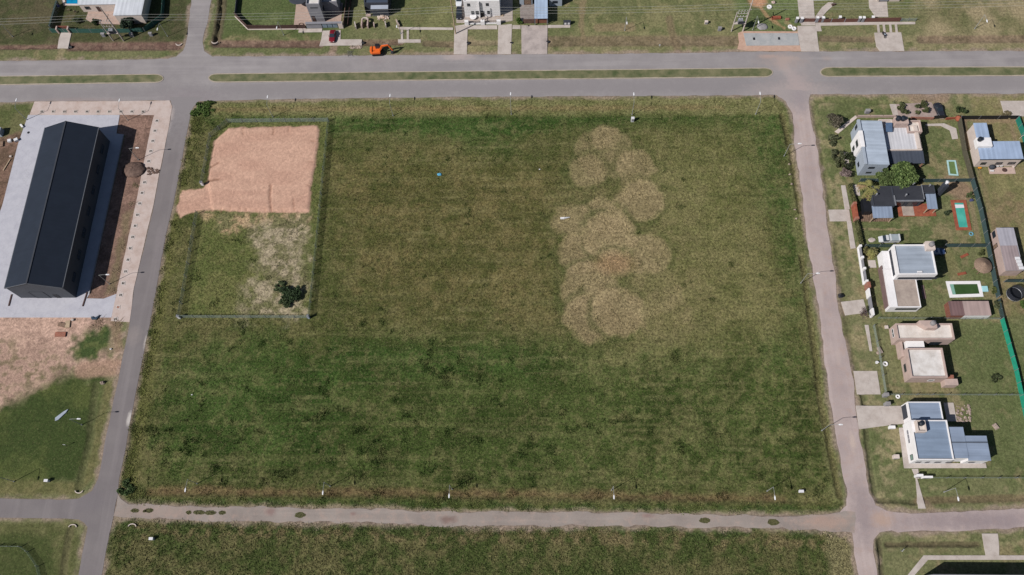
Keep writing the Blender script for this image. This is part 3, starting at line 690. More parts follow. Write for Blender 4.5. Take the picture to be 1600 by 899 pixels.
def walls_metal(par, r, h, wm, rm, slope=(0, .25), over=.15, base=-.35, trim=None):
    """slope=(dx,dy): extra height gained across the roof towards +x / +y"""
    x0, y0, x1, y1 = r
    hh = lambda x, y: h+slope[0]*(x-x0)/(x1-x0)+slope[1]*(y-y0)/(y1-y0)
    pts = [(x0, y0), (x1, y0), (x1, y1), (x0, y1)]
    w = MB().prism(pts, base, 0, [hh(*p)-.12 for p in pts]).build('wall', wm, par, bevel=.02)
    o = [(x0-over, y0-over), (x1+over, y0-over), (x1+over, y1+over), (x0-over, y1+over)]
    b = MB(); zz = [hh(min(max(p[0], x0), x1), min(max(p[1], y0), y1)) for p in o]
    b.add([(p[0], p[1], z-.1) for p, z in zip(o, zz)]+[(p[0], p[1], z) for p, z in zip(o, zz)], [(3,2,1,0),(4,5,6,7),(0,1,5,4),(1,2,6,5),(2,3,7,6),(3,0,4,7)])
    b.build('roof', rm, par)
    if trim:
        g = MB(); e = over
        g.box(x0-e-.1, y0-e-.12, min(zz)-.2, x1+e+.1, y0-e, min(zz)+.02); g.build('gutter', trim, par)
    return w
def window(wall, face, r, c, z, w, h, fm=None, gm=None, div=1, name='window'):
    """c = distance along the wall from its west (S/N faces) or south (W/E faces) end"""
    fm = fm or M['frame']; gm = gm or M['glass']; x0, y0, x1, y1 = r
    def bx(b, a0, a1, z0, z1, d0, d1):
        if face == 'S': b.box(x0+a0, y0-d1, z0, x0+a1, y0-d0, z1)
        elif face == 'N': b.box(x0+a0, y1+d0, z0, x0+a1, y1+d1, z1)
        elif face == 'W': b.box(x0-d1, y0+a0, z0, x0-d0, y0+a1, z1)
        else: b.box(x1+d0, y0+a0, z0, x1+d1, y0+a1, z1)
    b = MB(); f = .08
    bx(b, c, c+w, z, z+f, .003, .07); bx(b, c, c+w, z+h-f, z+h, .003, .07); bx(b, c, c+f, z+f, z+h-f, .003, .07); bx(b, c+w-f, c+w, z+f, z+h-f, .003, .07)
    for k in range(1, div): q = c+w*k/div; bx(b, q-.03, q+.03, z+f, z+h-f, .003, .07)
    o = b.build(name, fm, wall)
    p = MB(); bx(p, c+f, c+w-f, z+f, z+h-f, .004, .03); p.build('pane' if name == 'window' else 'panel', gm, o)
    return o
def house(label, loc_rect, group=None, cat='house', name='house'):
    x0, y0, x1, y1 = loc_rect; return thing(name, label, cat, ((x0+x1)/2, (y0+y1)/2, 0), group)
def slab(name, pts, z0, z1, m, label=None, cat=None, group=None, kind=None, bevel=.02):
    b = MB(); b.prism(pts, z0, z1); o = b.build(name, m, bevel=bevel); tag(o, label, cat, group, kind); return o
def rslab(name, nw, se, z0, z1, m, **k):
    r = RR(nw, se); return slab(name, [(r[0], r[1]), (r[2], r[1]), (r[2], r[3]), (r[0], r[3])], z0, z1, m, **k)
def tank_obj(px, py, z, r, h, m, label, lie=False, name='water_tank'):
    x, y = P(px, py, z); t = thing(name, label, 'water tank', (x, y, z))
    b = MB()
    b.cyl(x, y, z, z+h*.8, r, n=20); b.build('tank_body', m, t, smooth=False)
    b = MB(); b.cyl(x, y, z+h*.8, z+h*.95, r*.98, r*.45, n=20); b.build('tank_shoulder', m, t)
    b = MB(); b.cyl(x, y, z+h*.95, z+h, r*.35, n=12); b.build('lid', m, t)
    return t
def ring_wall(name, pts, h, t, m, label, cat='wall', group=None, closed=False, z0=-.3, posts=None, postm=None):
    """free-standing wall or fence along world points"""
    root = thing(name, label, cat, (pts[0][0], pts[0][1], 0), group)
    for a, b_ in zip(pts, pts[1:]+([pts[0]] if closed else [])):
        b = MB(); b.beam((a[0], a[1], (z0+h)/2), (b_[0], b_[1], (z0+h)/2), t, h-z0); b.build('panel', m, root)
    if posts:
        for a, b_ in zip(pts, pts[1:]+([pts[0]] if closed else [])):
            n = max(1, int(round(math.dist(a, b_)/posts)))
            for k in range(n+1 if b_ is pts[-1] else n):
                x = a[0]+(b_[0]-a[0])*k/n; y = a[1]+(b_[1]-a[1])*k/n
                b = MB(); b.box(x-.06, y-.06, z0, x+.06, y+.06, h+.12); b.build('post', postm or m, root)
    return root

# ---- the big black gabled shed, west
t = thing('warehouse', 'long black gabled metal warehouse on the pale concrete yard', 'warehouse', P(60, 340))
ZE, ZR = 6.65, 9.6
sw = P(5.8, 449.5, ZE); se = P(94.6, 450, ZE); ne = P(155, 199.5, ZE); nw = P(73.4, 200.7, ZE)
wx0 = (sw[0]+nw[0])/2; wx1 = (se[0]+ne[0])/2; wy0 = (sw[1]+se[1])/2; wy1 = (ne[1]+nw[1])/2; wr = (wx0, wy0, wx1, wy1)
mx = (wx0+wx1)/2
wallm = metal_roof('dark_cladding', T(76, 80, 88, 1.0), 'y', 1.0, .55, .05, .08, .15)
b = MB(); pr = [(wx0, ZE-.05), (mx, ZR-.05), (wx1, ZE-.05)]
v = []; 
for y in (wy0, wy1): v += [(wx0, y, -.3), (wx1, y, -.3), (wx1, y, ZE-.06), (mx, y, ZR-.06), (wx0, y, ZE-.06)]
b.add(v, [(0,1,2,3,4), (9,8,7,6,5), (0,5,6,1), (1,6,7,2), (2,7,8,3), (3,8,9,4), (4,9,5,0)])
ww = b.build('wall', wallm, t)
def gable_sheet(x0, x1, z0, z1):
    e = .12; b = MB()
    b.add([(x0, wy0-e, z0), (x1, wy0-e, z1), (x1, wy1+e, z1), (x0, wy1+e, z0), (x0, wy0-e, z0+.1), (x1, wy0-e, z1+.1), (x1, wy1+e, z1+.1), (x0, wy1+e, z0+.1)],
          [(3,2,1,0),(4,5,6,7),(0,1,5,4),(1,2,6,5),(2,3,7,6),(3,0,4,7)]); return b
rmx = metal_roof('black_roof_sheet', T(46, 54, 68, .85), 'x', 1.1, .6, .04, .03, .12)
gable_sheet(wx0-.1, mx, ZE-.02, ZR).build('roof', rmx, t); gable_sheet(wx1+.1, mx, ZE-.02, ZR).build('roof', rmx, t)
b = MB(); b.box(mx-.18, wy0-.15, ZR+.06, mx+.18, wy1+.15, ZR+.14); b.build('ridge_cap', M['dgrey'], t)
b = MB(); b.box(wx1+.08, wy0-.15, ZE-.12, wx1+.3, wy1+.15, ZE+.06); b.build('gutter', mat('gutter_grey', T(96, 100, 108)), t)
b = MB(); b.box(wx0-.28, wy0-.15, ZE-.12, wx0-.08, wy1+.15, ZE+.06); b.build('gutter', MC['gutter_grey'], t)
for s in (1, -1):
    b = MB(); b.beam((mx, wy0-.17, ZR), (mx+s*(wx1-mx+.15), wy0-.17, ZE), .1, .34); b.build('gable_trim', MC['gutter_grey'], t)
window(ww, 'S', wr, 9.0, 0.0, 1.1, 2.3, div=1, name='door', gm=M['black']); window(ww, 'S', wr, 4.0, 0.02, 3.6, 4.0, fm=M['dgrey'], gm=wallm, name='door')
for k in range(7): window(ww, 'E', wr, 3+k*6, 2.2, 2.6, 1.2, div=2)
# paved yard (one sheet per surface)
def sheet(name, px, z, m, wob_=0.0, kind='structure'):
    w = PL(px); b = MB(); b.sheet(wobble(w, 1.5, wob_, 4) if wob_ else w, z); o = b.build(name, m, fix=False); return tag(o, kind=kind)
sheet('concrete_yard', [(44,180),(187,180),(182,209),(194,210.5),(140,459.5),(135.5,466.5),(162,467),(182,459.5),(174,496.5),(-120,496.5),(-60,496.5),(4,320),(28,226)], .035, slab_mat('yard_concrete', T(188,188,198), T(172,172,184)))
sheet('pavement', [(54,159),(200,158.5),(265,157.2),(269,167),(266.5,184),(260.5,216),(250.5,263.5),(240,320),(223,392),(209.5,450),(202.5,503.5),(173,502),(194,403),(214,310),(234.5,205),(241,180),(46,180)], .05, slab_mat('sidewalk_concrete', T(198,182,176), T(178,156,146)), .05)
for k in range(15):      # expansion joints
    pass
# low dark channels at the foot of the shed
for k, (a, b_) in enumerate([((18.7,460.5),(14,478.5)), ((136.5,457),(129.5,479))]):
    A = P(*a); B = P(*b_); b = MB(); b.beam((A[0], A[1], .10), (B[0], B[1], .10), .32, .2)
    tag(b.build('drain_channel', M['darkwood'], bevel=.02), ['dark drain channel on the yard at the west corner of the black warehouse', 'dark drain channel on the yard at the east corner of the black warehouse'][k], 'drain', 'drain channels in the concrete yard')
A = P(194, 210.5); B = P(140, 459.5)
b = MB(); b.beam((A[0], A[1], .12), (B[0], B[1], .12), .15, .24); tag(b.build('kerb_wall', M['concgrey'], bevel=.02), 'low concrete kerb along the shaded east side of the warehouse yard', 'kerb')
b = MB(); b.cyl(*P(44.6,207.5), .03, .07, .35, n=14); tag(b.build('drain_cover', M['black'], bevel=.01), 'round dark drain cover on the pale yard north-west of the warehouse', 'drain cover')
# tree pits let into the pavement
pitE = [((px)/5.287, py/5.287+150) for px, py in [(1297,207),(1280,290),(1263,373),(1246,457),(1229,541),(1195,715),(1175,803),(1155,890)]]+[(px/4.28, py/4.28+310) for px, py in [(920,112),(905,185),(888,260),(872,335),(857,412),(841,490),(825,569),(808,648),(791,729),(775,809)]]
pitN = [(px/5.287, 174.8) for px in (347,441,534,625,720,811,905,999,1090,1183)]
def tree_pit(px, py, label, group, red=False):
    x, y = P(px, py); t = thing('tree_pit', label, 'tree pit', (x, y, 0), group)
    b = MB(); s = .52; i = .30
    b.box(x-s, y-s, .02, x+s, y-i, .10).box(x-s, y+i, .02, x+s, y+s, .10).box(x-s, y-i, .02, x-i, y+i, .10).box(x+i, y-i, .02, x+s, y+i, .10); b.build('surround', MC['pit_surround'], t)
    b = MB(); b.box(x-i+.01, y-i+.01, .02, x+i-.01, y+i-.01, .064); b.build('pit_soil', M['tyre'] if not red else M['terracotta'], t)
    b = MB(); b.box(x-.06, y-i, .066, x+.06, y+i, .1); b.build('cross_bar', M['concrete'], t)
MC['pit_surround'] = mat('pit_surround_m', T(206,196,192), var=.08)
for k, p in enumerate(pitE): tree_pit(p[0], p[1], 'square tree pit beside the left street, %s from the avenue corner%s' % (ORD[k] if k != 16 else 'seventeenth', ', with reddish soil' if k == 16 else ''), 'square tree pits along the street pavement', k == 16)
MC['pit_surround'] = M['concrete']
for k, p in enumerate(pitN): tree_pit(p[0], p[1], 'square tree pit in the pavement along the avenue, %s from the west' % ORD[k], 'square tree pits along the avenue pavement')

# ---- soil heap spilled over the pavement
x, y = P(210, 266)
b = MB(); b.blob((x, y, -.05), (3.1, 2.3, 1.1), 26, 10, .07, 3, flat=True); tag(b.build('soil_heap', M['soil'], smooth=True), 'large rounded heap of dark brown soil beside the pavement', 'soil heap')
b = MB(); R = random.Random(4)
for k in range(60):
    px = 231+R.random()**1.4*17; py = 268+R.uniform(-7, 6)*(1-(px-231)/26); w = P(px, py); s = R.uniform(.12,.45); b.blob((w[0], w[1], .05), (s, s*.8, .12), 7, 3, .3, k, flat=True)
tag(b.build('spilled_soil', M['soil'], smooth=True), 'ragged spill of brown soil on the pavement east of the heap', 'soil', kind='stuff')

# ================================================================== EAST HOUSES
# -- house with pale blue two-storey wing
r = RR((1340.5,188.5), (1390.5,256), 5.6)
h = house('two-storey pale blue and white house with a dark veranda roof, at the avenue corner', r)
wl = walls_metal(h, r, 5.6, M['greyblue'], metal_roof('pale_blue_roof', T(176,188,204), 'x', 1.0), (-.35, 0), .05)
x0, y0, x1, y1 = r
b = MB(); b.box(x0-.25, y0-.12, 5.25, x0+.45, y1+.12, 5.95); b.build('parapet', M['greyblue'], h, bevel=.04)
b = MB(); b.box(x0-.5, y0+4.6, -.3, x0+.5, y0+9.2, 6.15); pj = b.build('bay', M['white'], h, bevel=.04)
rb = (x0-.5, y0+4.6, x0, y0+9.2)
window(pj, 'W', rb, 1.2, 3.4, 1.8, 1.3, div=2); window(pj, 'W', rb, 1.6, .8, 1.2, 1.4)
window(wl, 'W', r, 11.0, 3.2, 1.0, 1.6, div=1); window(wl, 'W', r, 1.5, 1.2, 1.2, 1.0); window(wl, 'S', r, 1.4, 3.3, 1.5, .8, div=2); window(wl, 'S', r, 1.6, 1.0, 1.3, .7)
r2 = RR((1391,196.5), (1441,234.6), 3.4); r2 = (x1+.08, r2[1], r2[2], r2[3])
w2 = walls_parapet(h, r2, 3.5, M['cream'], metal_roof('white_roof_sheet', T(206,206,212), 'y', .8), .25, .3)
b = MB(); b.box(r2[2]-1.1, r2[1]+.3, 3.1, r2[2]-.26, r2[3]-.3, 3.75); b.build('gutter_ledge', M['cream'], h, bevel=.03)
r3 = RR((1391,235), (1445.5,254.8), 3.0); r3 = (x1+.08, r3[1], r3[2], r2[1]-.05)
b = MB()
b.add([(r3[0], r3[1], 2.75), (r3[2], r3[1], 2.75), (r3[2], r3[3], 3.05), (r3[0], r3[3], 3.05), (r3[0], r3[1], 2.85), (r3[2], r3[1], 2.85), (r3[2], r3[3], 3.15), (r3[0], r3[3], 3.15)], [(3,2,1,0),(4,5,6,7),(0,1,5,4),(1,2,6,5),(2,3,7,6),(3,0,4,7)])
b.build('veranda_roof', metal_roof('dark_veranda_roof', T(74,80,92), 'y', .9), h)
for k in range(5):
    xx = r3[0]+.3+(r3[2]-r3[0]-.6)*k/4; b = MB(); b.box(xx-.12, r3[1]+.15, -.2, xx+.12, r3[1]+.4, 2.74); b.build('pillar', M['brick'], h)
r4 = RR((1397.6,182.3), (1420.5,193), 5.2)
tw = MB().box(r4[0], r4[1], -.3, r4[2], r4[3], 5.2).build('tank_tower', M['pink'], h, bevel=.03)
r5 = RR((1419,188), (1441.5,206), 4.0); r5 = (r4[2]+.05, r5[1], r5[2], r5[3])
walls_parapet(h, r5, 4.0, M['pink'], M['creamroof'], .25, .7)
r6 = RR((1377,186.5), (1398,196), 3.6); r6 = (x1+.08, r2[3]+.04, r4[0]-.04, r6[3])
walls_parapet(h, r6, 3.6, M['cream'], M['concrete'], .2, .3)
x, y = P(1388.5, 200, 3.9); b = MB(); b.add([(x-.8, y-1.1, 3.75), (x+.8, y-1.1, 3.75), (x+.8, y+1.1, 4.5), (x-.8, y+1.1, 4.5), (x-.8, y-1.1, 3.83), (x+.8, y-1.1, 3.83), (x+.8, y+1.1, 4.58), (x-.8, y+1.1, 4.58)], [(3,2,1,0),(4,5,6,7),(0,1,5,4),(1,2,6,5),(2,3,7,6),(3,0,4,7)])
b.build('solar_panel', mat('solar_panel', T(86,108,138), var=.1, rough=.25), h)
b = MB().box(*P(1393,264.5,2.4), 2.3, P(1421,258,2.4)[0], P(1421,257.5,2.4)[1], 2.42); b.build('porch_canopy', M['white'], h, bevel=.02)
tank_obj(1403, 186.8, 5.2, .62, 1.1, M['tankblack'], 'black water tank on the tower of the pale blue house, left of the pair')
tank_obj(1410.4, 186.8, 5.2, .62, 1.1, M['tankblack'], 'black water tank on the tower of the pale blue house, right of the pair')
# -- house with black roof
HB = thing('house', 'long low house with black roof, two blue canopies and terracotta deck', 'house', P(1410, 318))
rm1 = RR((1360,291), (1398.5,321.5), 3.4); rm2 = RR((1398.5,290), (1443,312.5), 3.4); rm2 = (rm1[2], rm2[1], rm2[2], rm1[3]); rm3 = RR((1443,286.8), (1462,301), 3.7); rm3 = (rm2[2]+.05, rm3[1], rm3[2], rm1[3]+.1)
wb1 = walls_parapet(HB, rm1, 3.4, M['dgrey'], M['blackroof'], .18, .15); wb2 = walls_parapet(HB, rm2, 3.4, M['dgrey'], M['blackroof'], .18, .15); wb3 = walls_parapet(HB, rm3, 3.6, M['dgrey'], M['blackroof'], .18, .2)
window(wb2, 'S', rm2, .8, .1, 2.2, 2.2, div=2); window(wb2, 'S', rm2, 3.9, .1, 2.4, 2.2, div=2); 
b = MB().box(rm2[0], rm2[1]-.35, 3.05, rm2[2], rm2[1]-.03, 3.42); b.build('fascia', M['steel'], HB)
b = MB().box(rm1[2]+.02, rm1[1], 3.42, rm1[2]+.3, rm2[1]+1.2, 3.6); b.build('roof_divider', M['steel'], HB)
b = MB().box(rm2[2]-.02, rm2[1], 3.62, rm2[2]+.16, rm2[3]+.1, 3.8); b.build('roof_divider', M['steel'], HB)
for px, py in ((1369,305),(1415,306),(1427,288),(1452,291)):
    x, y = P(px, py, 3.4); b = MB(); b.cyl(x, y, 3.2, 4.1, .16, n=8); b.cyl(x, y, 4.1, 4.3, .26, .1, n=8); b.build('vent_pipe', M['steel'], HB)
cb = metal_roof('steel_blue_canopy', T(138,152,174), 'y', .8)
for nw_, se_, z in (((1361.5,323),(1396,340.5),2.7), ((1445,303),(1465.5,326.5),2.7)):
    c = RR(nw_, se_, z); b = MB(); b.add([(c[0], c[1], z-.15), (c[2], c[1], z-.15), (c[2], c[3], z+.2), (c[0], c[3], z+.2), (c[0], c[1], z-.05), (c[2], c[1], z-.05), (c[2], c[3], z+.3), (c[0], c[3], z+.3)], [(3,2,1,0),(4,5,6,7),(0,1,5,4),(1,2,6,5),(2,3,7,6),(3,0,4,7)])
    o = b.build('canopy', cb, HB)
    for xx in (c[0]+.15, c[2]-.15): MB().box(xx-.09, c[1]+.1, -.2, xx+.09, c[1]+.3, z-.14).build('post', M['timber'], o)
rl = RR((1348,309), (1360,330), 2.2); rl = (rl[0], rl[1], rm1[0]-.03, rl[3]); MB().box(rl[0], rl[1], -.2, rl[2], rl[3], 2.0).build('side_wing', M['black'], HB, bevel=.03)
c = RR((1476,283), (1484,290), 6); b = MB().box(c[0], c[1], -.3, c[2], c[3], 5.6); b.build('chimney_tower', M['dgrey'], HB, bevel=.03)
x = (c[0]+c[2])/2; y = (c[1]+c[3])/2; b = MB().cyl(x, y+.2, 5.6, 6.3, .3, n=10); b.cyl(x, y+.2, 6.3, 6.5, .45, .1, n=10); b.build('chimney_cowl', M['plastic'], HB)
rslab('terrace', (1401,319), (1463,338), -.1, .10, M['terracotta'], label='terracotta paved terrace in front of the black-roofed house', cat='terrace')
rslab('patio_mat', (1408,322), (1429,337.5), .1, .115, M['concroof'], label='brown woven mat lying on the terracotta terrace', cat='mat', bevel=0)
D = thing('timber_deck', 'weathered timber deck of loose boards west of the blue canopy', 'deck', P(1360, 338))
for k in range(17):
    px = 1342+k*2.9; a = P(px, 331); b_ = P(px+1.2, 346.5); b = MB().beam((a[0], a[1], .06), (b_[0], b_[1], .06), .34, .1); b.build('board', M['wood'], D)
# -- white modernist house
HW = thing('house', 'white two-storey cubic house with grey roof and lower concrete-roofed block', 'house', P(1425, 460))
ru = RR((1397,382.3), (1465,428.8), 6.2); ru = (P(1403.8,428.5,6.2)[0], ru[1], ru[2], ru[3])
wu = walls_parapet(HW, (ru[0], ru[1], ru[2], ru[3]), 6.2, M['white'], metal_roof('grey_blue_roof', T(158,168,182), 'x', 1.3), .3, .35, base=2.95)
rlo = (P(1390.8,480.5,2.9)[0], P(1391,480.5,2.9)[1], P(1439.2,479.4,2.9)[0], ru[1]+3.0)
wlo = walls_parapet(HW, rlo, 3.0, M['white'], M['concroof'], .22, .12)
MB().box(rlo[0]+.24, rlo[1]+.24, 2.9, rlo[0]+1.75, rlo[3]-.3, 3.04).build('roof_ledge', M['white'], HW, bevel=.02)
rg = (rlo[0]+.2, rlo[3]-2.9, ru[2]-1.2, ru[3]-.15); MB().box(rg[0], rlo[3]+.01, -.3, rg[2], rg[3], 2.94).build('wall', M['white'], HW)
MB().box(rlo[2]+.01, rlo[3]-3.2, -.3, ru[2]-3.2, rlo[3], 2.94).build('wall', M['dgrey'], HW)
window(wlo, 'S', rlo, 1.6, 1.3, 4.9, 1.0, div=3)
rw_ = (rlo[0]-.0, rlo[1], rlo[2], rlo[3]); 
MB().box(rlo[0]-.16, rlo[1]+.6, -.3, rlo[0]-.01, rlo[3]+1, 2.3).build('dark_cladding', M['pinkdark'], HW, bevel=.02)
window(wu, 'S', ru, .7, 3.4, 9.0, 1.1, div=6, gm=M['dgrey']); window(wu, 'W', ru, .7, 3.4, 6.4, 1.1, div=4, gm=M['dgrey'])
c = RR((1445,378), (1461,391), 6.6); MB().box(c[0], c[1], 5.6, c[2], c[3], 7.0).build('roof_plinth', M['cream'], HW, bevel=.03)
tank_obj(1454.5, 383, 7.0, .55, .95, M['concgrey'], 'grey water tank on the roof corner of the white cubic house')
x, y = P(1437.5, 425.5, 6); MB().box(x-.6, y-.15, 5.85, x+.5, y+.25, 6.2).build('skylight', M['plastic'], HW, bevel=.03)
rslab('side_terrace', (1438,446), (1447,467), -.05, .12, M['pinkdark'], label='narrow dark paved terrace east of the white cubic house', cat='terrace')
rslab('garden_path', (1356,407), (1369.5,418.5), -.1, .06, M['concrete'], label='short concrete path joining the white wall gate to the house', cat='path')
# -- cream flat-roofed house
HE = thing('house', 'cream house of two flat-roofed blocks joined by a small link', 'house', P(1445, 560))
re1 = RR((1400.5,505.8), (1492,530.6), 3.9); re1 = (P(1403,531,3.9)[0], re1[1], re1[2], re1[3])
re2 = RR((1420,544), (1481,590.3), 3.9); re2 = (P(1424,590.6,3.9)[0], re2[1], re2[2], re2[3])
we1 = walls_parapet(HE, re1, 4.0, M['pink'], M['creamroof'], .3, .45); we2 = walls_parapet(HE, re2, 4.0, M['pink'], M['whiteroof'], .3, .5)
MB().box(re2[0]+.6, re2[3]+.01, -.3, re2[0]+4.6, re1[1]-.01, 2.9).build('link_block', M['white'], HE, bevel=.03)
MB().box(re2[0]-.6, re2[3]-1.5, -.3, re2[0]-.02, re1[1]+.2, 2.4).build('porch', M['pink'], HE, bevel=.03)
c = RR((1435,502), (1463.5,514), 4.8); MB().prism([(c[0], c[3]), (c[2], c[3]), (c[2], c[1]), (c[0]+1.6, c[1]+.1), (c[0], c[1]+1.2)], 3.4, 5.3).build('tank_tower', M['pink'], HE, bevel=.03)
tank_obj(1456.5, 506, 5.3, .55, .95, M['concgrey'], 'grey water tank on the tower of the cream flat-roofed house')
window(we1, 'W', re1, 1.2, 1.5, 2.0, .9, div=2, fm=M['plastic']); window(we2, 'S', re2, 4.5, 1.2, 1.3, 1.0, fm=M['plastic']); window(we2, 'W', re2, 2.0, 1.1, 1.8, 1.1, div=2)
window(we1, 'S', re1, 8.0, .1, 2.6, 2.0, div=2)
c = RR((1480,590), (1498,602), 2.2); MB().box(re2[2]+.02, c[1], -.3, c[2], c[3]-.3, 2.2).build('barbecue_block', M['pink'], HE, bevel=.04)
MB().box(re2[2]+.02, c[3]-.28, -.3, c[2]-.9, c[3]+.5, 2.6).build('barbecue_hood', M['brick'], HE, bevel=.04)
# -- white house with blue roofs, south
HF = thing('house', 'white house with stepped steel-blue metal roofs at the southern street corner', 'house', P(1480, 690))
br = metal_roof('steel_blue_roof', T(130,146,168), 'x', 1.1); br2 = metal_roof('steel_blue_roof_low', T(140,154,176), 'x', 1.1)
rf1 = RR((1420,628), (1474.5,658), 3.5); rf1 = (P(1422.5,658,3.5)[0], rf1[1], rf1[2], rf1[3])
rf2 = RR((1430,660.5), (1490.5,719), 4.4); rf2 = (P(1433,719,4.4)[0], rf2[1], rf2[2], rf1[1]-.04)
rf3 = RR((1484,667.5), (1514,716.5), 4.2); rf3 = (rf2[2]+.05, rf3[1]+.1, rf3[2], rf3[3]); rf4 = RR((1514,681.8), (1548,718.2), 4.1); rf4 = (rf3[2]+.03, rf2[1]+.05, rf4[2], rf4[3])
wf1 = walls_parapet(HF, rf1, 3.6, M['white'], br2, .2, .25); wf2 = walls_parapet(HF, rf2, 4.6, M['white'], br, .22, .35); wf3 = walls_metal(HF, rf3, 4.15, M['white'], br2, (0, .05), .02); wf4 = walls_metal(HF, rf4, 4.0, M['white'], br2, (0, .1), .1)
MB().box(rf2[0]+.23, rf2[1]+6.0, 4.2, rf2[0]+2.6, rf2[3]-.3, 4.75).build('roof_terrace', M['white'], HF, bevel=.02)
MB().box(rf3[0], (rf3[1]+rf3[3])/2-.06, 4.2, rf4[2], (rf3[1]+rf3[3])/2+.06, 4.32).build('roof_flashing', M['dgrey'], HF)
c = RR((1431.5,656.5), (1449,674.5), 6.0); walls_parapet(HF, c, 5.9, M['cream'], M['creamroof'], .25, .5, base=4.3, name='tank_tower')
tank_obj(1438.5, 662.5, 5.4, .55, .95, M['tankblack'], 'black water tank in the roof box of the blue-roofed house')
window(wf1, 'W', rf1, 1.0, .0, 3.0, 2.6, name='garage_door', gm=M['dgrey'], div=1); window(wf2, 'W', rf2, .4, 1.3, 1.2, 1.4, gm=mat('green_glass', T(120,150,140), rough=.15)); window(wf2, 'W', rf2, 4.0, 1.5, 3.0, 1.2, gm=M['grey'], fm=M['white'], div=3)
for k, (cx, w_) in enumerate(((.8, 1.0), (2.8, .8), (4.8, 1.2), (7.2, 1.2))): window(wf2, 'S', rf2, cx, 1.3, w_, 1.1, gm=M['grey'], div=1)
window(wf4, 'S', rf4, 1.0, 1.2, 1.2, 1.0, gm=M['grey'])
def strip(name, px, z0, z1, m, label, cat, **k): return slab(name, PL(px), z0, z1, m, label=label, cat=cat, **k)
strip('house_apron', [(1404.4,668.5),(1419,668.5),(1424,724),(1540,724),(1541.5,731.6),(1412.5,732)], -.1, .09, M['concrete'], 'concrete apron skirting the blue-roofed house', 'paving')
rslab('back_patio', (1474,629.5), (1495,658.6), -.1, .09, M['concrete'], label='small concrete patio behind the blue-roofed house', cat='patio')
strip('driveway', [(1337,634),(1360,634.5),(1410,634.5),(1415,662),(1380,666),(1342,671)], -.5, .10, M['concrete'], 'wide pale driveway from the gravel street to the blue-roofed house garage', 'driveway')
strip('garden_path', [(1424.5,733),(1434.5,733),(1436.5,748),(1433,748),(1446.5,795),(1434.5,795),(1430.5,748),(1428,741)], -.5, .08, M['concrete'], 'straight concrete path running south from the blue-roofed house', 'path')
rslab('driveway', (1333.5,580), (1376,616.5), -.5, .07, M['concrete'], label='square concrete driveway slab beside the gravel street, cracked', cat='driveway')
strip('driveway', [(1314,472),(1349,468),(1355,489),(1321,493)], -.3, .07, M['concrete'], 'worn concrete driveway slab in front of the white garden wall', 'driveway')
rslab('driveway', (1294,328), (1329.5,346), -.4, .08, M['concrete'], label='clean concrete driveway slab crossing to the brick gate', cat='driveway')
# -- small house with blue roofs and patio, far east
HH = thing('house', 'beige L-shaped house with pale blue metal roofs and a pink patio', 'house', P(1560, 232))
lb = metal_roof('light_blue_roof', T(160,178,206), 'y', 1.2)
rh2 = RR((1526,222), (1599,247.5), 3.9); rh2 = (P(1532.8,247.6,3.9)[0], rh2[1], rh2[2], rh2[3]); rh1 = RR((1518,193), (1547.5,216), 3.9); rh1 = (rh2[0]+.2, rh2[3]+.3, P(1541,193,3.9)[0], rh1[3])
wh1 = walls_metal(HH, rh1, 3.8, M['cream'], lb, (0, .1), .12, trim=None); wh2 = walls_metal(HH, rh2, 3.8, M['cream'], lb, (0, .12), .12, trim=M['dgrey'])
c = RR((1525.5,215.5), (1551,229), 4.6); MB().box(c[0]-.1, c[1], 3.2, c[2], c[3], 4.7).build('roof_block', M['white'], HH, bevel=.04)
tank_obj(1530.5, 219, 4.7, .55, .95, M['tankblack'], 'black water tank on the white roof block of the L-shaped house')
for cx, w_ in ((1.0, 1.3), (4.6, 1.6), (7.6, 1.8)): window(wh2, 'S', rh2, cx, 1.0, w_, 1.1, div=2)
rslab('patio', (1544,262), (1587,271.8), -.1, .1, mat('pink_paving', T(200,176,166), var=.1), label='pink paved patio on the south side of the L-shaped house', cat='patio')
# -- long narrow shed-like house
HG = thing('house', 'narrow pinkish house with pale grey roof and a row of white panels', 'house', P(1585, 395))
rgx = RR((1560,356.4), (1599,422.4), 3.3); rgx = (P(1572,422.8,3.3)[0], rgx[1], rgx[2], rgx[3])
wg = walls_metal(HG, rgx, 3.3, M['pink'], metal_roof('lilac_grey_roof', T(168,166,176), 'y', 1.0), (0, 0), .06)
MB().box(rgx[0]-.05, rgx[1]-.04, 3.32, rgx[2]-.2, (rgx[1]+rgx[3])/2+.8, 3.4).build('roof_overlay', metal_roof('rusty_pink_roof', T(156,142,144), 'y', .7), HG)
for k in range(4):
    x, y = P(1589.5+k*2.0, 404+k*5.0, 3.6); MB().box(x-.5, y-.36, 3.5, x+.6, y+.36, 3.75).build('roof_panel', M['plastic'], HG, bevel=.03)
window(wg, 'W', rgx, 9.2, 1.0, 1.6, 1.4, div=2); window(wg, 'W', rgx, 6.6, .2, 1.0, 2.0, name='door', gm=M['wood'])
# -- brick outbuilding
HD = thing('outbuilding', 'low white outbuilding with brick end wall and two-tone roof', 'shed', P(1515, 485))
rdx = RR((1485,471), (1549,492.8), 2.4); rdx = (P(1486,492.8,2.4)[0], rdx[1], rdx[2], rdx[3]); xm = rdx[0]+3.2
wd = walls_metal(HD, (xm, rdx[1], rdx[2], rdx[3]), 2.4, M['white'], metal_roof('mauve_roof', T(172,152,148), 'y', 1.4), (0, 0), .04)
wd2 = walls_metal(HD, (rdx[0], rdx[1], xm-.09, rdx[3]), 2.4, M['rbrick'], metal_roof('brown_sheet_roof', T(122,98,98), 'y', .8), (0, 0), .04)
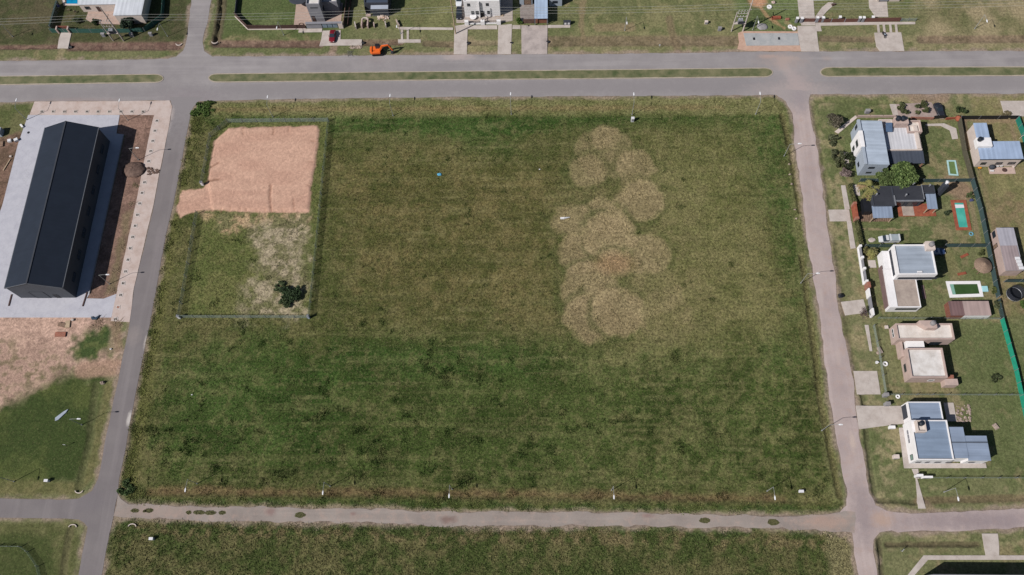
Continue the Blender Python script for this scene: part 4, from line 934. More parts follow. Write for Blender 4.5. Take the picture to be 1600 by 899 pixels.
# -- round thatched shelter
x, y = P(1530, 420); t = thing('thatched_shelter', 'round thatched garden shelter between the two pool gardens', 'shelter', (x, y, 0))
b = MB(); b.cyl(x, y, 1.9, 3.1, 2.05, .15, n=22); b.build('thatched_roof', M['thatch'], t, smooth=False)
for k in range(6):
    a = k*PI/3; MB().cyl(x+1.5*math.cos(a), y+1.5*math.sin(a), -.2, 2.1, .09, n=7).build('post', M['wood'], t)
# -- house just beyond the foot of the picture
c = RR((1441,900), (1592,960), 0); HS = thing('house', 'dark flat-roofed house at the lower right edge, its shadow on the lawn', 'house', ((c[0]+c[2])/2, (c[1]+c[3])/2, 0))
walls_parapet(HS, c, 5.4, M['grey'], M['blackroof'], .25, .4)

# ================================================================== NORTH HOUSES
HT1 = thing('house', 'white-roofed L-shaped house with beige patio, beside the top left pool', 'house', P(180, 8))
c1 = RR((133,-40), (182,5), 3.4); c2 = RR((183,-40), (219.6,22.3), 3.8); c2 = (P(177.6,22.3,3.8)[0], c2[1], c2[2], c2[3]); c1 = (c1[0], c1[1], c2[0]-.04, c1[3])
w1 = walls_metal(HT1, c1, 3.2, M['cream'], metal_roof('white_metal_roof', T(208,212,220), 'y', 1.2), (0, .1), .2); w2 = walls_metal(HT1, c2, 3.7, M['cream'], metal_roof('white_metal_roof', T(208,212,220), 'y', 1.2), (0, .1), .2)
window(w2, 'S', c2, 1.2, .2, 3.2, 1.9, div=3); window(w1, 'S', c1, 1.2, 1.0, 1.4, 1.2, div=2); window(w1, 'S', c1, 4.4, .1, 1.2, 2.0, name='door', gm=M['darkwood'])
strip('patio', [(140,3),(222,3),(228,36),(198,39),(145,37),(134,30),(137,22)], -.1, .07, mat('beige_paving', T(186,162,150), var=.1), 'beige paved patio in front of the white-roofed house', 'patio')
HT2 = thing('house', 'tall grey cubic house with white roof terrace behind the red car', 'house', P(505, 20))
c = RR((476,-20), (498.5,6.5), 7.2); c = (P(477.5,6.5,7.2)[0], c[1], c[2], c[3]); w = walls_parapet(HT2, c, 7.2, M['grey'], M['whiteroof'], .25, .5)
window(w, 'S', c, .9, 5.6, 2.0, .3); window(w, 'E', c, 1.4, 2.2, 1.0, 1.6); window(w, 'S', c, .3, .2, .9, 2.2, name='door', gm=M['darkwood'])
c = (c[2]+.04, c[1]+2.6, P(536,-15)[0], c[3]); walls_parapet(HT2, c, 5.0, M['grey'], M['whiteroof'], .25, .5)
strip('forecourt', [(463,5),(536,5),(533,34),(522,37),(459,41)], -.1, .06, mat('beige_paving', T(186,162,150), var=.1), 'beige paved forecourt around the tall grey house', 'paving')
x, y = P(470, 6); MB().blob((x, y, 2.7), (2.9, 2.6, .18), 20, 6, .02, 3).build('parasol', M['dgrey']); tag(bpy.data.objects['parasol'], 'round dark grey canopy beside the tall grey house', 'canopy')
GT = thing('street_front', 'grey street wall with glazed gate panels before the tall grey house', 'gate', P(508, 44))
a = P(480, 44); b_ = P(535, 43); MB().box(a[0], a[1]-.15, -.2, P(504,44)[0], a[1]+.15, 2.0).build('wall', M['grey'], GT, bevel=.02)
for k in range(3):
    xa = P(505+k*8, 44)[0]; xb = P(512+k*8, 44)[0]; MB().box(xa, a[1]-.06, .05, xb, a[1]+.06, 2.0).build('gate_panel', mat('frosted_glass', T(134,150,166), rough=.2, var=.15), GT)
MB().box(P(530,44)[0], a[1]-.4, -.2, P(537,44)[0], a[1]+.4, 2.1).build('pillar', M['cream'], GT, bevel=.02)
MB().box(P(480,44)[0], a[1]-.35, 2.02, P(536,44)[0], a[1]+.35, 2.14).build('lintel', M['grey'], GT, bevel=.02)
rslab('pavement_slab', (467,45.5), (503,50.5), -.1, .08, M['concrete'], label='narrow concrete footway before the tall grey house', cat='paving')
HT3 = thing('house', 'dark slate house with light metal porch roof and rubble at its front', 'house', P(590, 10))
c = RR((571,-15), (606,4.5), 4.2); w = walls_parapet(HT3, c, 4.2, M['dgrey'], metal_roof('slate_roof', T(70,80,96), 'x', 1.0), .2, .3)
c2 = RR((580.5,4), (605.5,13), 3.2); c2 = (c2[0], c2[1], c2[2], c[1]-.05); walls_metal(HT3, c2, 3.1, M['dgrey'], metal_roof('pale_porch_roof', T(168,176,190), 'x', .8), (0, .2), .12)
c3 = RR((565,-15), (571,14), 3); MB().prism([(c3[0]+.3, c3[3]), (c[0]-.04, c3[3]), (c[0]-.04, c[1]), (c3[2]-.3, c3[1]+.3)], -.3, 3.0).build('side_wing', M['dgrey'], HT3, bevel=.03)
b = MB(); R = random.Random(8)
for k in range(40):
    a = R.uniform(0, 2*PI); q = R.random(); w = P(598+9*q*math.cos(a), 28+5*q*math.sin(a)); s = R.uniform(.15,.5); b.blob((w[0], w[1], .1+.5*(1-q)), (s, s*.8, s*.6), 6, 4, .3, k)
tag(b.build('rubble_heap', mat('white_rubble', T(222,212,204), col2=T(178,138,110), scale=2.5, fine=.2)), 'heap of white and tan building rubble before the slate house', 'rubble', kind='stuff')
def brickbit(px, py, w, d, hgt, ang, label, k):
    x, y = P(px, py); b = MB(); c, s = math.cos(ang), math.sin(ang)
    b.prism([(x+c*i*w/2-s*j*d/2, y+s*i*w/2+c*j*d/2) for i, j in ((-1,-1),(1,-1),(1,1),(-1,1))], -.1, hgt); tag(b.build('brick_stub', M['pink'] if k % 2 else M['concrete'], bevel=.03), label, 'brickwork', 'unfinished brick stubs on the front boundary')
for k, (px, py, w, d, hh, an, lb_) in enumerate([(556,42,.35,1.9,1.1,.25,'thin unfinished brick stub left of the arched niche'),(585,41,.3,1.3,.9,.15,'short dark brick stub right of the arched niche'),(603,40,.3,1.6,1.0,.2,'fourth brick stub on the boundary, below the rubble heap'),(622,38,.3,2.4,.8,.45,'slanting brown brick stub at the east end of the boundary'),(573,19,.5,2.6,.5,.15,'low pale brick wall beside the slate house porch'),(576,25,1.3,.6,.5,0,'small pale stone plinth west of the rubble heap')]): brickbit(px, py, w, d, hh, an, lb_, k)
NI = thing('arched_niche', 'pale arched brick niche on the front boundary', 'brickwork', P(571, 40)); x, y = P(571, 40)
MB().box(x-1.0, y-1.1, -.1, x-.65, y+1.0, 1.3).build('side_wall', M['pink'], NI); MB().box(x+.65, y-1.1, -.1, x+1.0, y+1.0, 1.3).build('side_wall', M['pink'], NI)
b = MB()
for k in range(8):
    a0 = PI*k/8; a1 = PI*(k+1)/8; b.beam((x+.85*math.cos(a0), y+1.0+.6*math.sin(a0), 1.1), (x+.85*math.cos(a1), y+1.0+.6*math.sin(a1), 1.1), .35, .5)
b.build('arch', M['cream'], NI)
HT4 = thing('house', 'two-storey white duplex with small square windows facing the avenue', 'house', P(755, 10))
c = RR((723,-30), (779,-10), 6.4); c = (P(727,27)[0], P(727,27)[1], P(782,27)[0], P(727,27)[1]+9); w = walls_parapet(HT4, c, 6.4, M['white'], M['whiteroof'], .25, .4)
wd_ = c[2]-c[0]
for cx, z, ww_, hh in ((.9,4.4,.8,1.1),(6.0,4.4,.8,1.1),(1.8,1.1,.8,1.3),(3.0,1.1,.9,1.3),(6.2,1.2,.7,1.2)): window(w, 'S', c, cx, z, ww_, hh, div=2)
window(w, 'S', c, 4.4, .1, 1.0, 2.2, name='door', gm=M['black'])
for px, py in ((741.5,3.5),(748,2)):
    pass
MB().box(c[0]+4.05, c[1]-.5, -.3, c[0]+4.25, c[1]-.02, 6.3).build('dividing_fin', M['white'], HT4, bevel=.02)
strip('forecourt', [(713,-10),(801,-10),(801,33),(777,36),(713,36)], -.1, .06, mat('pale_paving', T(188,176,168), var=.1), 'pale paved forecourt before the white duplex', 'paving')
strip('driveway', [(710,41),(731,38),(729.5,85.2),(709,85.2)], -.5, .08, M['concrete'], 'long concrete driveway with the wooden power pole at its corner', 'driveway')
strip('driveway', [(778.5,40),(800,38),(798.5,85),(777.5,85)], -.5, .08, M['concrete'], 'narrow concrete driveway on the east side of the white duplex', 'driveway')
strip('driveway', [(814.5,40),(855.5,40),(855,85),(815,85)], -.5, .08, slab_mat('stained_concrete', T(184,172,168), T(140,130,128)), 'broad stained concrete driveway before the rusty gates', 'driveway')
strip('footway', [(620,42.5),(708,43.5),(708,47),(624,46.5)], -.2, .07, M['concrete'], 'narrow concrete footway along the empty lot west of the power pole', 'footway')
strip('footway', [(731,40),(777,40),(777,46),(731,46)], -.2, .075, M['concrete'], 'concrete footway between the two duplex driveways', 'footway')
strip('footway', [(801,39.5),(813.5,40),(813.5,45.5),(800.5,45.5)], -.2, .07, M['concrete'], 'short concrete footway left of the stained driveway', 'footway')
strip('footway', [(856,39.5),(891,39.5),(891,43.5),(856,44)], -.2, .07, M['concrete'], 'concrete footway right of the stained driveway', 'footway')
FN = thing('front_fence', 'low white pillared fence with open bars before the white duplex', 'fence', P(750, 38))
yy = P(750, 38)[1]
for px in (729.5, 754.5, 779.5): x = P(px, 38)[0]; MB().box(x-.55, yy-.35, -.2, x+.55, yy+.35, 1.5).build('pillar', M['white'], FN, bevel=.03)
for xa, xb in ((732,751),(757,776)):
    a = P(xa, 38)[0]; b_ = P(xb, 38)[0]; MB().box(a, yy-.12, -.2, b_, yy+.12, .5).build('plinth', M['white'], FN, bevel=.02)
    b = MB(); b.box(a, yy-.03, 1.2, b_, yy+.03, 1.28)
    for k in range(9): q = a+(b_-a)*k/8; b.box(q-.03, yy-.03, .5, q+.03, yy+.03, 1.2)
    b.build('railing', M['dgrey'], FN)
HT5 = thing('house', 'pale blue house with a long light blue carport roof and paved court', 'house', P(845, 15))
c = RR((811,-30), (833,0), 3.2); w = walls_metal(HT5, (P(812,8)[0], P(812,8)[1], P(832,8)[0], P(812,8)[1]+9), 3.2, M['greyblue'], lb, (0, .1), .1)
window(w, 'S', (P(812,8)[0], P(812,8)[1], 0, 0), 1.2, .1, 2.0, 2.0, div=1, name='door', gm=M['wood'])
q = RR((835,-40), (855.8,29), 2.9); b = MB(); b.add([(q[0], q[1], 2.8), (q[2], q[1], 2.8), (q[2], q[3], 3.2), (q[0], q[3], 3.2), (q[0], q[1], 2.9), (q[2], q[1], 2.9), (q[2], q[3], 3.3), (q[0], q[3], 3.3)], [(3,2,1,0),(4,5,6,7),(0,1,5,4),(1,2,6,5),(2,3,7,6),(3,0,4,7)])
o = b.build('carport_roof', metal_roof('light_blue_carport', T(166,184,208), 'y', 1.0), HT5)
for xx in (q[0]+.15, q[2]-.15): MB().box(xx-.08, q[1]+.15, -.2, xx+.08, q[1]+.32, 2.8).build('post', M['steel'], o)
c = (P(858,10)[0], P(858,10)[1], P(878,10)[0], P(858,10)[1]+8); w = walls_metal(HT5, c, 3.2, M['greyblue'], lb, (0, .1), .1); window(w, 'S', c, .9, 1.2, 1.4, .9, div=2)
strip('courtyard', [(812,4),(836,4),(836,32),(813,32)], -.1, .06, mat('grey_tiles', T(150,140,136), var=.12), 'grey tiled court before the pale blue house', 'paving')
GR = thing('entrance_gates', 'rusty brown sliding gates with dark bars at the stained driveway', 'gate', P(835, 37)); yy = P(835, 36.5)[1]
MB().box(P(817,36)[0], yy-.05, .1, P(835,36)[0], yy+.05, 1.7).build('gate_leaf', mat('rusty_mesh', T(110,84,76), var=.2), GR); MB().box(P(836,36)[0], yy-.06, .1, P(855.5,36)[0], yy+.06, 1.7).build('gate_leaf', mat('rusty_boards', T(138,92,74), var=.15, scale=3), GR)
for px in (816.3, 835.5, 856): x = P(px, 36)[0]; MB().box(x-.12, yy-.12, -.2, x+.12, yy+.12, 1.9).build('gate_post', M['dgrey'], GR)
BX = thing('meter_cabinet', 'dark masonry cabinet with two white meter doors, east of the driveway', 'cabinet', P(886, 37)); x, y = P(886, 38)
MB().box(x-1.0, y-.3, -.2, x+1.0, y+.4, 1.3).build('cabinet', M['dgrey'], BX, bevel=.03)
for s in (-.45, .45): MB().box(x+s-.28, y-.36, .25, x+s+.28, y-.304, .95).build('door', M['plastic'], BX, bevel=.02)
HT6 = thing('house', 'white and pale blue house at the top edge behind the broad twin driveway', 'house', P(1285, -12))
c = RR((1262,-40), (1300,-8), 3.4); c = (P(1264,1)[0], P(1264,1)[1], P(1303,1)[0], P(1264,1)[1]+9); w = walls_metal(HT6, c, 3.2, M['white'], lb, (0, .1), .1); window(w, 'S', c, 1.0, .8, 1.6, 1.3, div=2)
HT7 = thing('house', 'white two-storey house at the top edge with slanting shadows on its drive', 'house', P(1390, -8))
c = (P(1369,3)[0], P(1369,3)[1], P(1405,3)[0], P(1369,3)[1]+9); w = walls_parapet(HT7, c, 4.6, M['cream'], M['whiteroof'], .25, .4); window(w, 'S', c, .6, .1, 2.6, 2.2, name='garage_door', gm=M['grey'])
strip('driveway', [(1245,-10),(1270,-10),(1273,27),(1274,40),(1252,40),(1249,27)], -.2, .07, M['concrete'], 'pale concrete drive inside the brown gate, leading to the top edge', 'driveway')
strip('driveway', [(1246,41),(1274,41),(1276,49),(1280,80.8),(1252,80.8),(1247,60)], -.5, .08, M['concrete'], 'wide concrete driveway beside the fresh grey slab', 'driveway')
strip('footpath', [(1284,12),(1294,4),(1302,4),(1300,11),(1292,18),(1282,30),(1273,30),(1274,26)], -.1, .06, M['concrete'], 'crooked stepping path across the lawn to the brown fence', 'path')
strip('footway', [(1274,36),(1335,35),(1430,34.5),(1430,38),(1335,39.5),(1282,40.5),(1284,49),(1275,49)], -.2, .075, M['concrete'], 'narrow concrete footway along the brown board fence', 'footway')
strip('driveway', [(1366,51.5),(1408,51),(1413,80),(1375,80.3),(1369,73)], -.5, .08, M['concrete'], 'concrete driveway with a motorcycle parked on it', 'driveway')
for k, px in enumerate((1370, 1379, 1389, 1398)): strip('wheel_strip', [(px,38.5),(px+3.6,38.5),(px+5,51),(px+1.4,51)], -.1, .07, M['concrete'], '%s wheel strip from the west joining the fence to the motorcycle driveway' % ORD[k], 'paving', group='concrete wheel strips')
strip('driveway', [(1357,-5),(1385,-5),(1388,27),(1368,27),(1358,12)], -.1, .06, M['concrete'], 'worn pale drive before the white two-storey house at the top edge', 'driveway')
strip('bridge_slab', [(504,48.5),(532.5,47.5),(532,66),(530,71.5),(499,72),(502,62)], -.5, .09, M['concrete'], 'concrete drive bridge carrying the dark red car', 'driveway')
strip('bridge_slab', [(531,62),(565.5,62),(565.5,71.5),(529,71.5)], -.5, .11, M['concrete'], 'low concrete culvert slab between the red car and the excavator', 'slab')
for k, (px, a, b_) in enumerate([(626.5,47,62),(635.5,47,62)]): strip('footbridge_strip', [(px,a),(px+3.4,a),(px+3.4,b_),(px,b_)], -.3, .08, M['concrete'], ['left concrete strip of the small footbridge east of the excavator','right concrete strip of the small footbridge east of the excavator'][k], 'footbridge')
strip('footbridge_slab', [(622,62),(657.5,62),(657.5,67),(622,67)], -.4, .1, M['concrete'], 'cross slab of the small footbridge east of the excavator', 'footbridge')
strip('bridge_slab', [(95.5,51.5),(112,51.5),(110,60),(106.5,76),(90,76),(92,62)], -.5, .09, M['concrete'], 'concrete driveway slab before the brick gateway, top left', 'driveway')
strip('sand_bed', [(1153,52),(1160,49),(1250,49.5),(1252,80),(1170,80),(1152,77),(1155,66)], -.3, .05, M['sand'], 'orange sand bedding around the fresh grey slab', 'sand')
NS = thing('fresh_slab', 'fresh grey concrete slab with two dark openings beside the wide driveway', 'slab', P(1205, 62)); b = MB(); b.prism(PL([(1161.5,52.5),(1246,52.5),(1249,71.5),(1166,72)]), -.3, .16); b.build('slab', slab_mat('fresh_concrete', T(164,166,168), T(186,184,184)), NS, bevel=.02)
for px, py in ((1178,61.5),(1217,61)): x, y = P(px, py); MB().box(x-.28, y-.4, .162, x+.28, y+.4, .2).build('manhole', M['black'], NS)
strip('driveway', [(1563,158),(1800,157),(1800,182),(1585,182),(1568,176)], -.2, .06, M['concrete'], 'pale rubble-strewn driveway at the right edge below the avenue', 'driveway')
strip('driveway', [(1534,834),(1559,834),(1561,853),(1561,868),(1540,868),(1537,853)], -.5, .08, M['concrete'], 'short concrete driveway across the ditch at the lower right', 'driveway')
# footways beside the east houses
for k, (px, lb_) in enumerate([([(1318,238),(1325,238),(1327,262),(1319,262)], 'short brick-edged footway under the shrubs west of the pale blue house'),([(1314,290),(1321,290),(1328,327),(1320,328)], 'concrete footway north of the brick gate driveway'),([(1323,346),(1330,346),(1337,388),(1329,389)], 'concrete footway south of the brick gate driveway'),([(1351,508),(1357,508),(1363,549),(1359,549)], 'broken concrete footway before the cream house')]):
    strip('footway', px, -.2, .07, M['concrete'], lb_, 'footway')
strip('garden_path', [(1446,194),(1475,193),(1494,201),(1497,217),(1488,218),(1484,204),(1470,197),(1447,197)], -.1, .06, M['concrete'], 'bent pale garden path behind the pale blue house', 'path')
strip('footway', [(1304,206),(1336,181),(1341,183),(1310,209)], -.1, .12, M['cream'], 'slanting pale footway cutting the corner of the pale blue house lot', 'footway')
strip('entrance_slab', [(1390,163),(1400,163),(1404,183),(1396,183)], -.1, .07, M['concrete'], 'small entrance slab on the verge north of the pale blue house', 'paving')
strip('car_stand', [(1400,163),(1455,160),(1475,186),(1404,183)], -.1, .055, slab_mat('mottled_paving', T(170,152,146), T(132,116,110)), 'dusty paved stand beside the black car', 'paving')  # brownish paving with large darker blotches
strip('side_court', [(1329,289),(1342,289),(1344,306),(1336,306)], -.1, .06, M['concrete'], 'small concrete court beside the palm', 'paving')
strip('street_walk', [(1417,900),(1443,868),(1540,868),(1600,868),(1800,866),(1800,873),(1600,875),(1450,875),(1428,900)], -.1, .07, M['concrete'], 'pale footway bending round the lower right lot', 'footway')
# ================================================================== POOLS
def pool(px, zrim, rimm, watm, w, label, shelf=None, shelfm=None, rough=None):
    pts = PL(px); n = len(pts); c = np.mean(pts, 0); t = thing('swimming_pool', label, 'pool', (c[0], c[1], 0))
    x0 = min(p[0] for p in pts); ins = [(p[0]+(c[0]-p[0])/max(abs(c[0]-p[0]), .01)*w, p[1]+(c[1]-p[1])/max(abs(c[1]-p[1]), .01)*w) for p in pts]
    for i in range(n):
        b = MB(); b.prism([pts[i], pts[(i+1) % n], ins[(i+1) % n], ins[i]], -.2, zrim); b.build('rim', rimm, t)
    MB().prism(ins, -.1, .03).build('water', watm, t)
    if shelf:
        MB().prism(PL(shelf), -.05, .045).build('step_shelf', shelfm, t)
    return t
pool([(1479,251),(1493,251),(1497.5,275),(1482.5,274)], .14, mat('pale_blue_rim', T(176,212,214), var=.05), water_mat('green_water', T(112,134,84), T(96,118,72)), .35, 'small green-watered pool with pale blue rim behind the pale blue house')
pool([(1485,313),(1509,313),(1518,360),(1494,360)], .12, M['terracotta'], water_mat('turquoise_water', T(92,184,168), T(70,164,150)), .75, 'turquoise pool in a terracotta surround', [(1490.5,320),(1506.5,320),(1507.5,325),(1491.5,325.5)], M['plastic'])
pool([(1477.5,440),(1531,439.5),(1536.5,464),(1484,465.5)], .14, M['white'], water_mat('dark_green_water', T(66,92,52), T(54,80,42)), .75, 'dark green pool with white rim before the brick-ended outbuilding', [(1483,444.2),(1489.5,444.2),(1493.5,461.5),(1487.5,461.5)], mat('pale_green_step', T(130,176,160), var=.05))
pool([(90,-30),(126,-30),(124,9),(100,9)], .14, M['cream'], water_mat('blue_water', T(22,150,196), T(10,120,172)), .55, 'bright blue pool at the top left with a dark covered end', [(89,-28),(104,-28),(104,6.5),(98,6.5)], mat('pool_cover', T(78,80,86)))
b = MB(); x, y = P(1538.5, 452); b.box(x-.65, y-.7, -.1, x+.65, y+.7, .3); tag(b.build('pump_cover', mat('light_blue_lid', T(164,214,222), var=.04), bevel=.05), 'light blue pump cover beside the dark green pool', 'pump cover')
# ================================================================== FENCES AND WALLS
net = net_mat('dark_green_netting', T(62, 84, 84, .8), .72); net2 = net_mat('chain_link', T(168, 182, 172), .24); shade = mat('green_shade_cloth', T(52, 104, 92), var=.12)
def fence(name, px, h, label, m, posts=3.2, postm=None, cat='fence', t=.04, z0=-.15, group=None):
    return ring_wall(name, PL(px), h, t, m, label, cat, group, posts=posts, postm=postm or M['steel'], z0=z0)
# fenced lot on the field: chain link with a rail
fence('wire_fence', [(316,290),(330,214),(357,191.5),(514,190),(484,495)], 1.7, 'wire mesh fence round the north and east sides of the sand lot', net2, 3.6)
fence('wire_fence', [(484,497),(281,496.5),(309,334)], 1.7, 'wire mesh fence round the south and west sides of the sand lot', net2, 3.6)
for px, py, lb_, s in ((281,497,'white cabinet at the south-west corner of the fenced lot',1),(317,289,'white cabinet at the gap of the fenced lot by the street',1),(483,497,'grey cabinet at the south-east corner of the fenced lot',.8)):
    x, y = P(px, py); t = thing('utility_cabinet', lb_, 'cabinet', (x, y, 0)); MB().box(x-.3*s, y-.25, -.1, x+.3*s, y+.25, 1.5).build('cabinet', M['plastic'] if s == 1 else M['greyblue'], t, bevel=.03); MB().box(x-.34*s, y-.29, 1.5, x+.34*s, y+.29, 1.56).build('lid', M['steel'], t)
fence('netting_fence', [(81,51),(185,51.5),(227,49.5),(255,29),(259,-20)], 1.6, 'green shade-cloth fence round the top left house', mat('teal_cloth', T(58,100,92), var=.15), 3.5, t=.08)
fence('netting_fence', [(82,47),(93,8)], 1.8, 'dark hedge-like fence west of the top left pool', net, 3, t=.5)
b = PL([(368,25),(388,45),(420,45.5),(478,44.5)]); ring_wall('board_fence', b, 1.5, .12, M['darkwood'], 'dark brown board fence on pale plinth round the mown corner lot', 'fence', posts=3.5, postm=M['darkwood'])
ring_wall('garden_wall', PL([(367,26),(387.5,46.6),(478,45.8)]), .18, .2, M['cream'], 'pale plinth kerb at the foot of the brown board fence', 'kerb')
fence('hedge_fence', [(369,24),(374,-20)], 1.3, 'dark slatted fence running north from the corner lot', M['dgrey'], 3, t=.14)
fence('board_fence', [(538,40),(545,-20)], 1.5, 'brown slatted fence between the grey and slate houses', M['wood'], 2.6, t=.12); 
ring_wall('board_fence', PL([(544,41),(551,-20)]), 1.0, .12, M['darkwood'], 'low dark fence parallel to the brown slatted fence', 'fence', posts=2.6)
fence('board_fence', [(1255,34.5),(1272,34.5)], 1.4, 'brown sliding gate between grey pillars at the wide driveway', mat('red_brown_board', T(112,76,68), var=.1), None, t=.1, cat='gate')
fence('board_fence', [(1277,35),(1340,34.5)], 1.3, 'brown board fence west of the meter pillars', MC['red_brown_board'], 4, postm=M['greyblue'], t=.1)
fence('board_fence', [(1348,34.5),(1405,33.5)], 1.5, 'brown board fence and gate before the motorcycle driveway', MC['red_brown_board'], 4, t=.1, postm=MC['red_brown_board'])
fence('wire_fence', [(1407,33.5),(1430,33)], 1.2, 'short open wire fence at the east end of the brown fence', net2, 2)
for k, (px, py, lb_) in enumerate([(1243.5,35,'grey gate pillar at the west end of the brown fence'),(1251,35,'grey gate pillar beside the brown sliding gate'),(1275,34,'grey gate pillar right of the brown sliding gate'),(1284,34,'grey fence pillar right of the crooked path'),(1310,33,'lone grey fence pillar in the middle of the brown fence'),(1341,34,'broad grey meter pillar in the brown fence, left'),(1347,34,'broad grey meter pillar in the brown fence, right'),(1361,33,'grey pillar with white cap left of the motorcycle driveway')]):
    x, y = P(px, py); t = thing('gate_pillar', lb_, 'pillar', (x, y, 0), 'grey pillars of the brown fence'); MB().box(x-.3, y-.3, -.1, x+.3, y+.3, 1.7).build('pillar', M['grey'], t, bevel=.03); MB().box(x-.36, y-.36, 1.7, x+.36, y+.36, 1.8).build('cap', M['white'], t)
# gateway top left
GB = thing('brick_gateway', 'small brick gateway with brown gate leaf, top left', 'gate', P(101, 50)); 
for px in (93, 110.5): x, y = P(px, 50); MB().box(x-.2, y-.6, -.1, x+.2, y+.6, 1.8).build('pillar', M['pink'], GB, bevel=.03)
xa, ya = P(94, 47); xb, yb = P(109.5, 47); MB().box(xa, ya-.1, .1, xb, ya+.1, 1.6).build('gate_leaf', M['rbrick'], GB)
# avenue-side fences of the east block
fence('brick_wall', [(1338,183.5),(1398,183.5)], .9, 'low dusty brick wall along the north of the pale blue house', M['pink'], 3.4, t=.2, postm=M['pinkdark'], cat='wall')
fence('brick_wall', [(1422,186),(1457,187)], .9, 'low brick wall under the shrubs left of the black car', M['brick'], 3.4, t=.2, cat='wall', postm=M['brick'])
fence('sliding_gate', [(1457,186),(1476,185)], 1.4, 'dark sliding gate in front of the black car', M['black'], None, t=.1, cat='gate')
fence('brick_wall', [(1477,187),(1492,186)], .8, 'short terracotta brick wall right of the dark gate', M['terracotta'], None, t=.2, cat='wall')
fence('board_fence', [(1499,186.5),(1588,186)], 1.5, 'long black board fence north of the L-shaped house', M['black'], 5, t=.1, postm=M['steel'])
x, y = P(1495.5, 187); MB().blob((x, y, .5), (.7, .8, .9), 10, 6, .15, 5).build('brick_oven', M['terracotta'], smooth=True); tag(bpy.data.objects['brick_oven'], 'rounded terracotta clay oven at the fence corner', 'oven')
fence('hedge_fence', [(1497,190),(1505,240),(1517,284)], 1.7, 'grey-brown creeper fence east of the pale blue house garden', mat('creeper', T(98,92,78), col2=T(74,74,60), scale=3, fine=.3), 3, t=.3, postm=M['wood'])
fence('netting_fence', [(1517,284),(1530,330),(1541,384),(1552,442),(1557,466)], 1.8, 'dark green netting fence behind the turquoise pool', mat('dark_netting', T(64,86,88), var=.12), 3, t=.08)
fence('netting_fence', [(1558,470),(1565,500)], 1.2, 'ragged overgrown stretch of netting fence by the outbuilding', net, 2.5, t=.3)
fence('shade_cloth_fence', [(1563,500),(1585,580),(1602,660),(1612,700)], 1.7, 'bright green shade-cloth fence east of the cream house lawn', mat('bright_green_cloth', T(36,158,130), var=.12), 3, t=.08)
fence('shade_cloth_fence', [(1587,188),(1596,212),(1604,240)], 1.8, 'green board fence at the right edge beside the L-shaped house', M['greenpaint'], 3, t=.1)
fence('netting_fence', [(1600,213),(1593,217)], 1.2, 'short pale gate joining the green fence at the right edge', M['cream'], None, t=.1)
fence('netting_fence', [(1342,284),(1392,285),(1440,285),(1516,284)], 1.6, 'dark netting fence between the pale blue and black-roofed houses', MC['dark_netting'], 3.5, t=.06)
fence('netting_fence', [(1350,386.5),(1395,386.5)], 1.6, 'thin netting fence north of the white cubic house', net_mat('thin_netting', T(72,96,92), .6), 3.5)
fence('netting_fence', [(1474,386),(1540,386)], 1.7, 'blue-grey netting fence between the two pool gardens', MC['dark_netting'], 3.5, t=.06)
fence('netting_fence', [(1372,498),(1480,498.5),(1560,499)], 1.0, 'thin dark wire fence north of the cream house', net2, 4)
fence('wire_fence', [(1383,617.5),(1602,618)], 1.1, 'thin wire fence between the cream and blue-roofed houses', net2, 3.6)
fence('wire_fence', [(1364,510),(1374,560),(1383,616)], 1.2, 'thin green wire fence before the cream house', net2, 3.6)
fence('wire_fence', [(1452,747.5),(1640,747.5)], 1.1, 'thin wire fence south of the blue-roofed house', net2, 3.6)
fence('netting_fence', [(1568,441),(1640,441)], 1.5, 'dark netting fence north of the black trampoline', MC['dark_netting'], 4, t=.06)
fence('wire_fence', [(-20,854),(33,854.5),(44,862),(60,885),(66,910)], 1.2, 'wire fence bending round the lower left lawn', net2, 3)
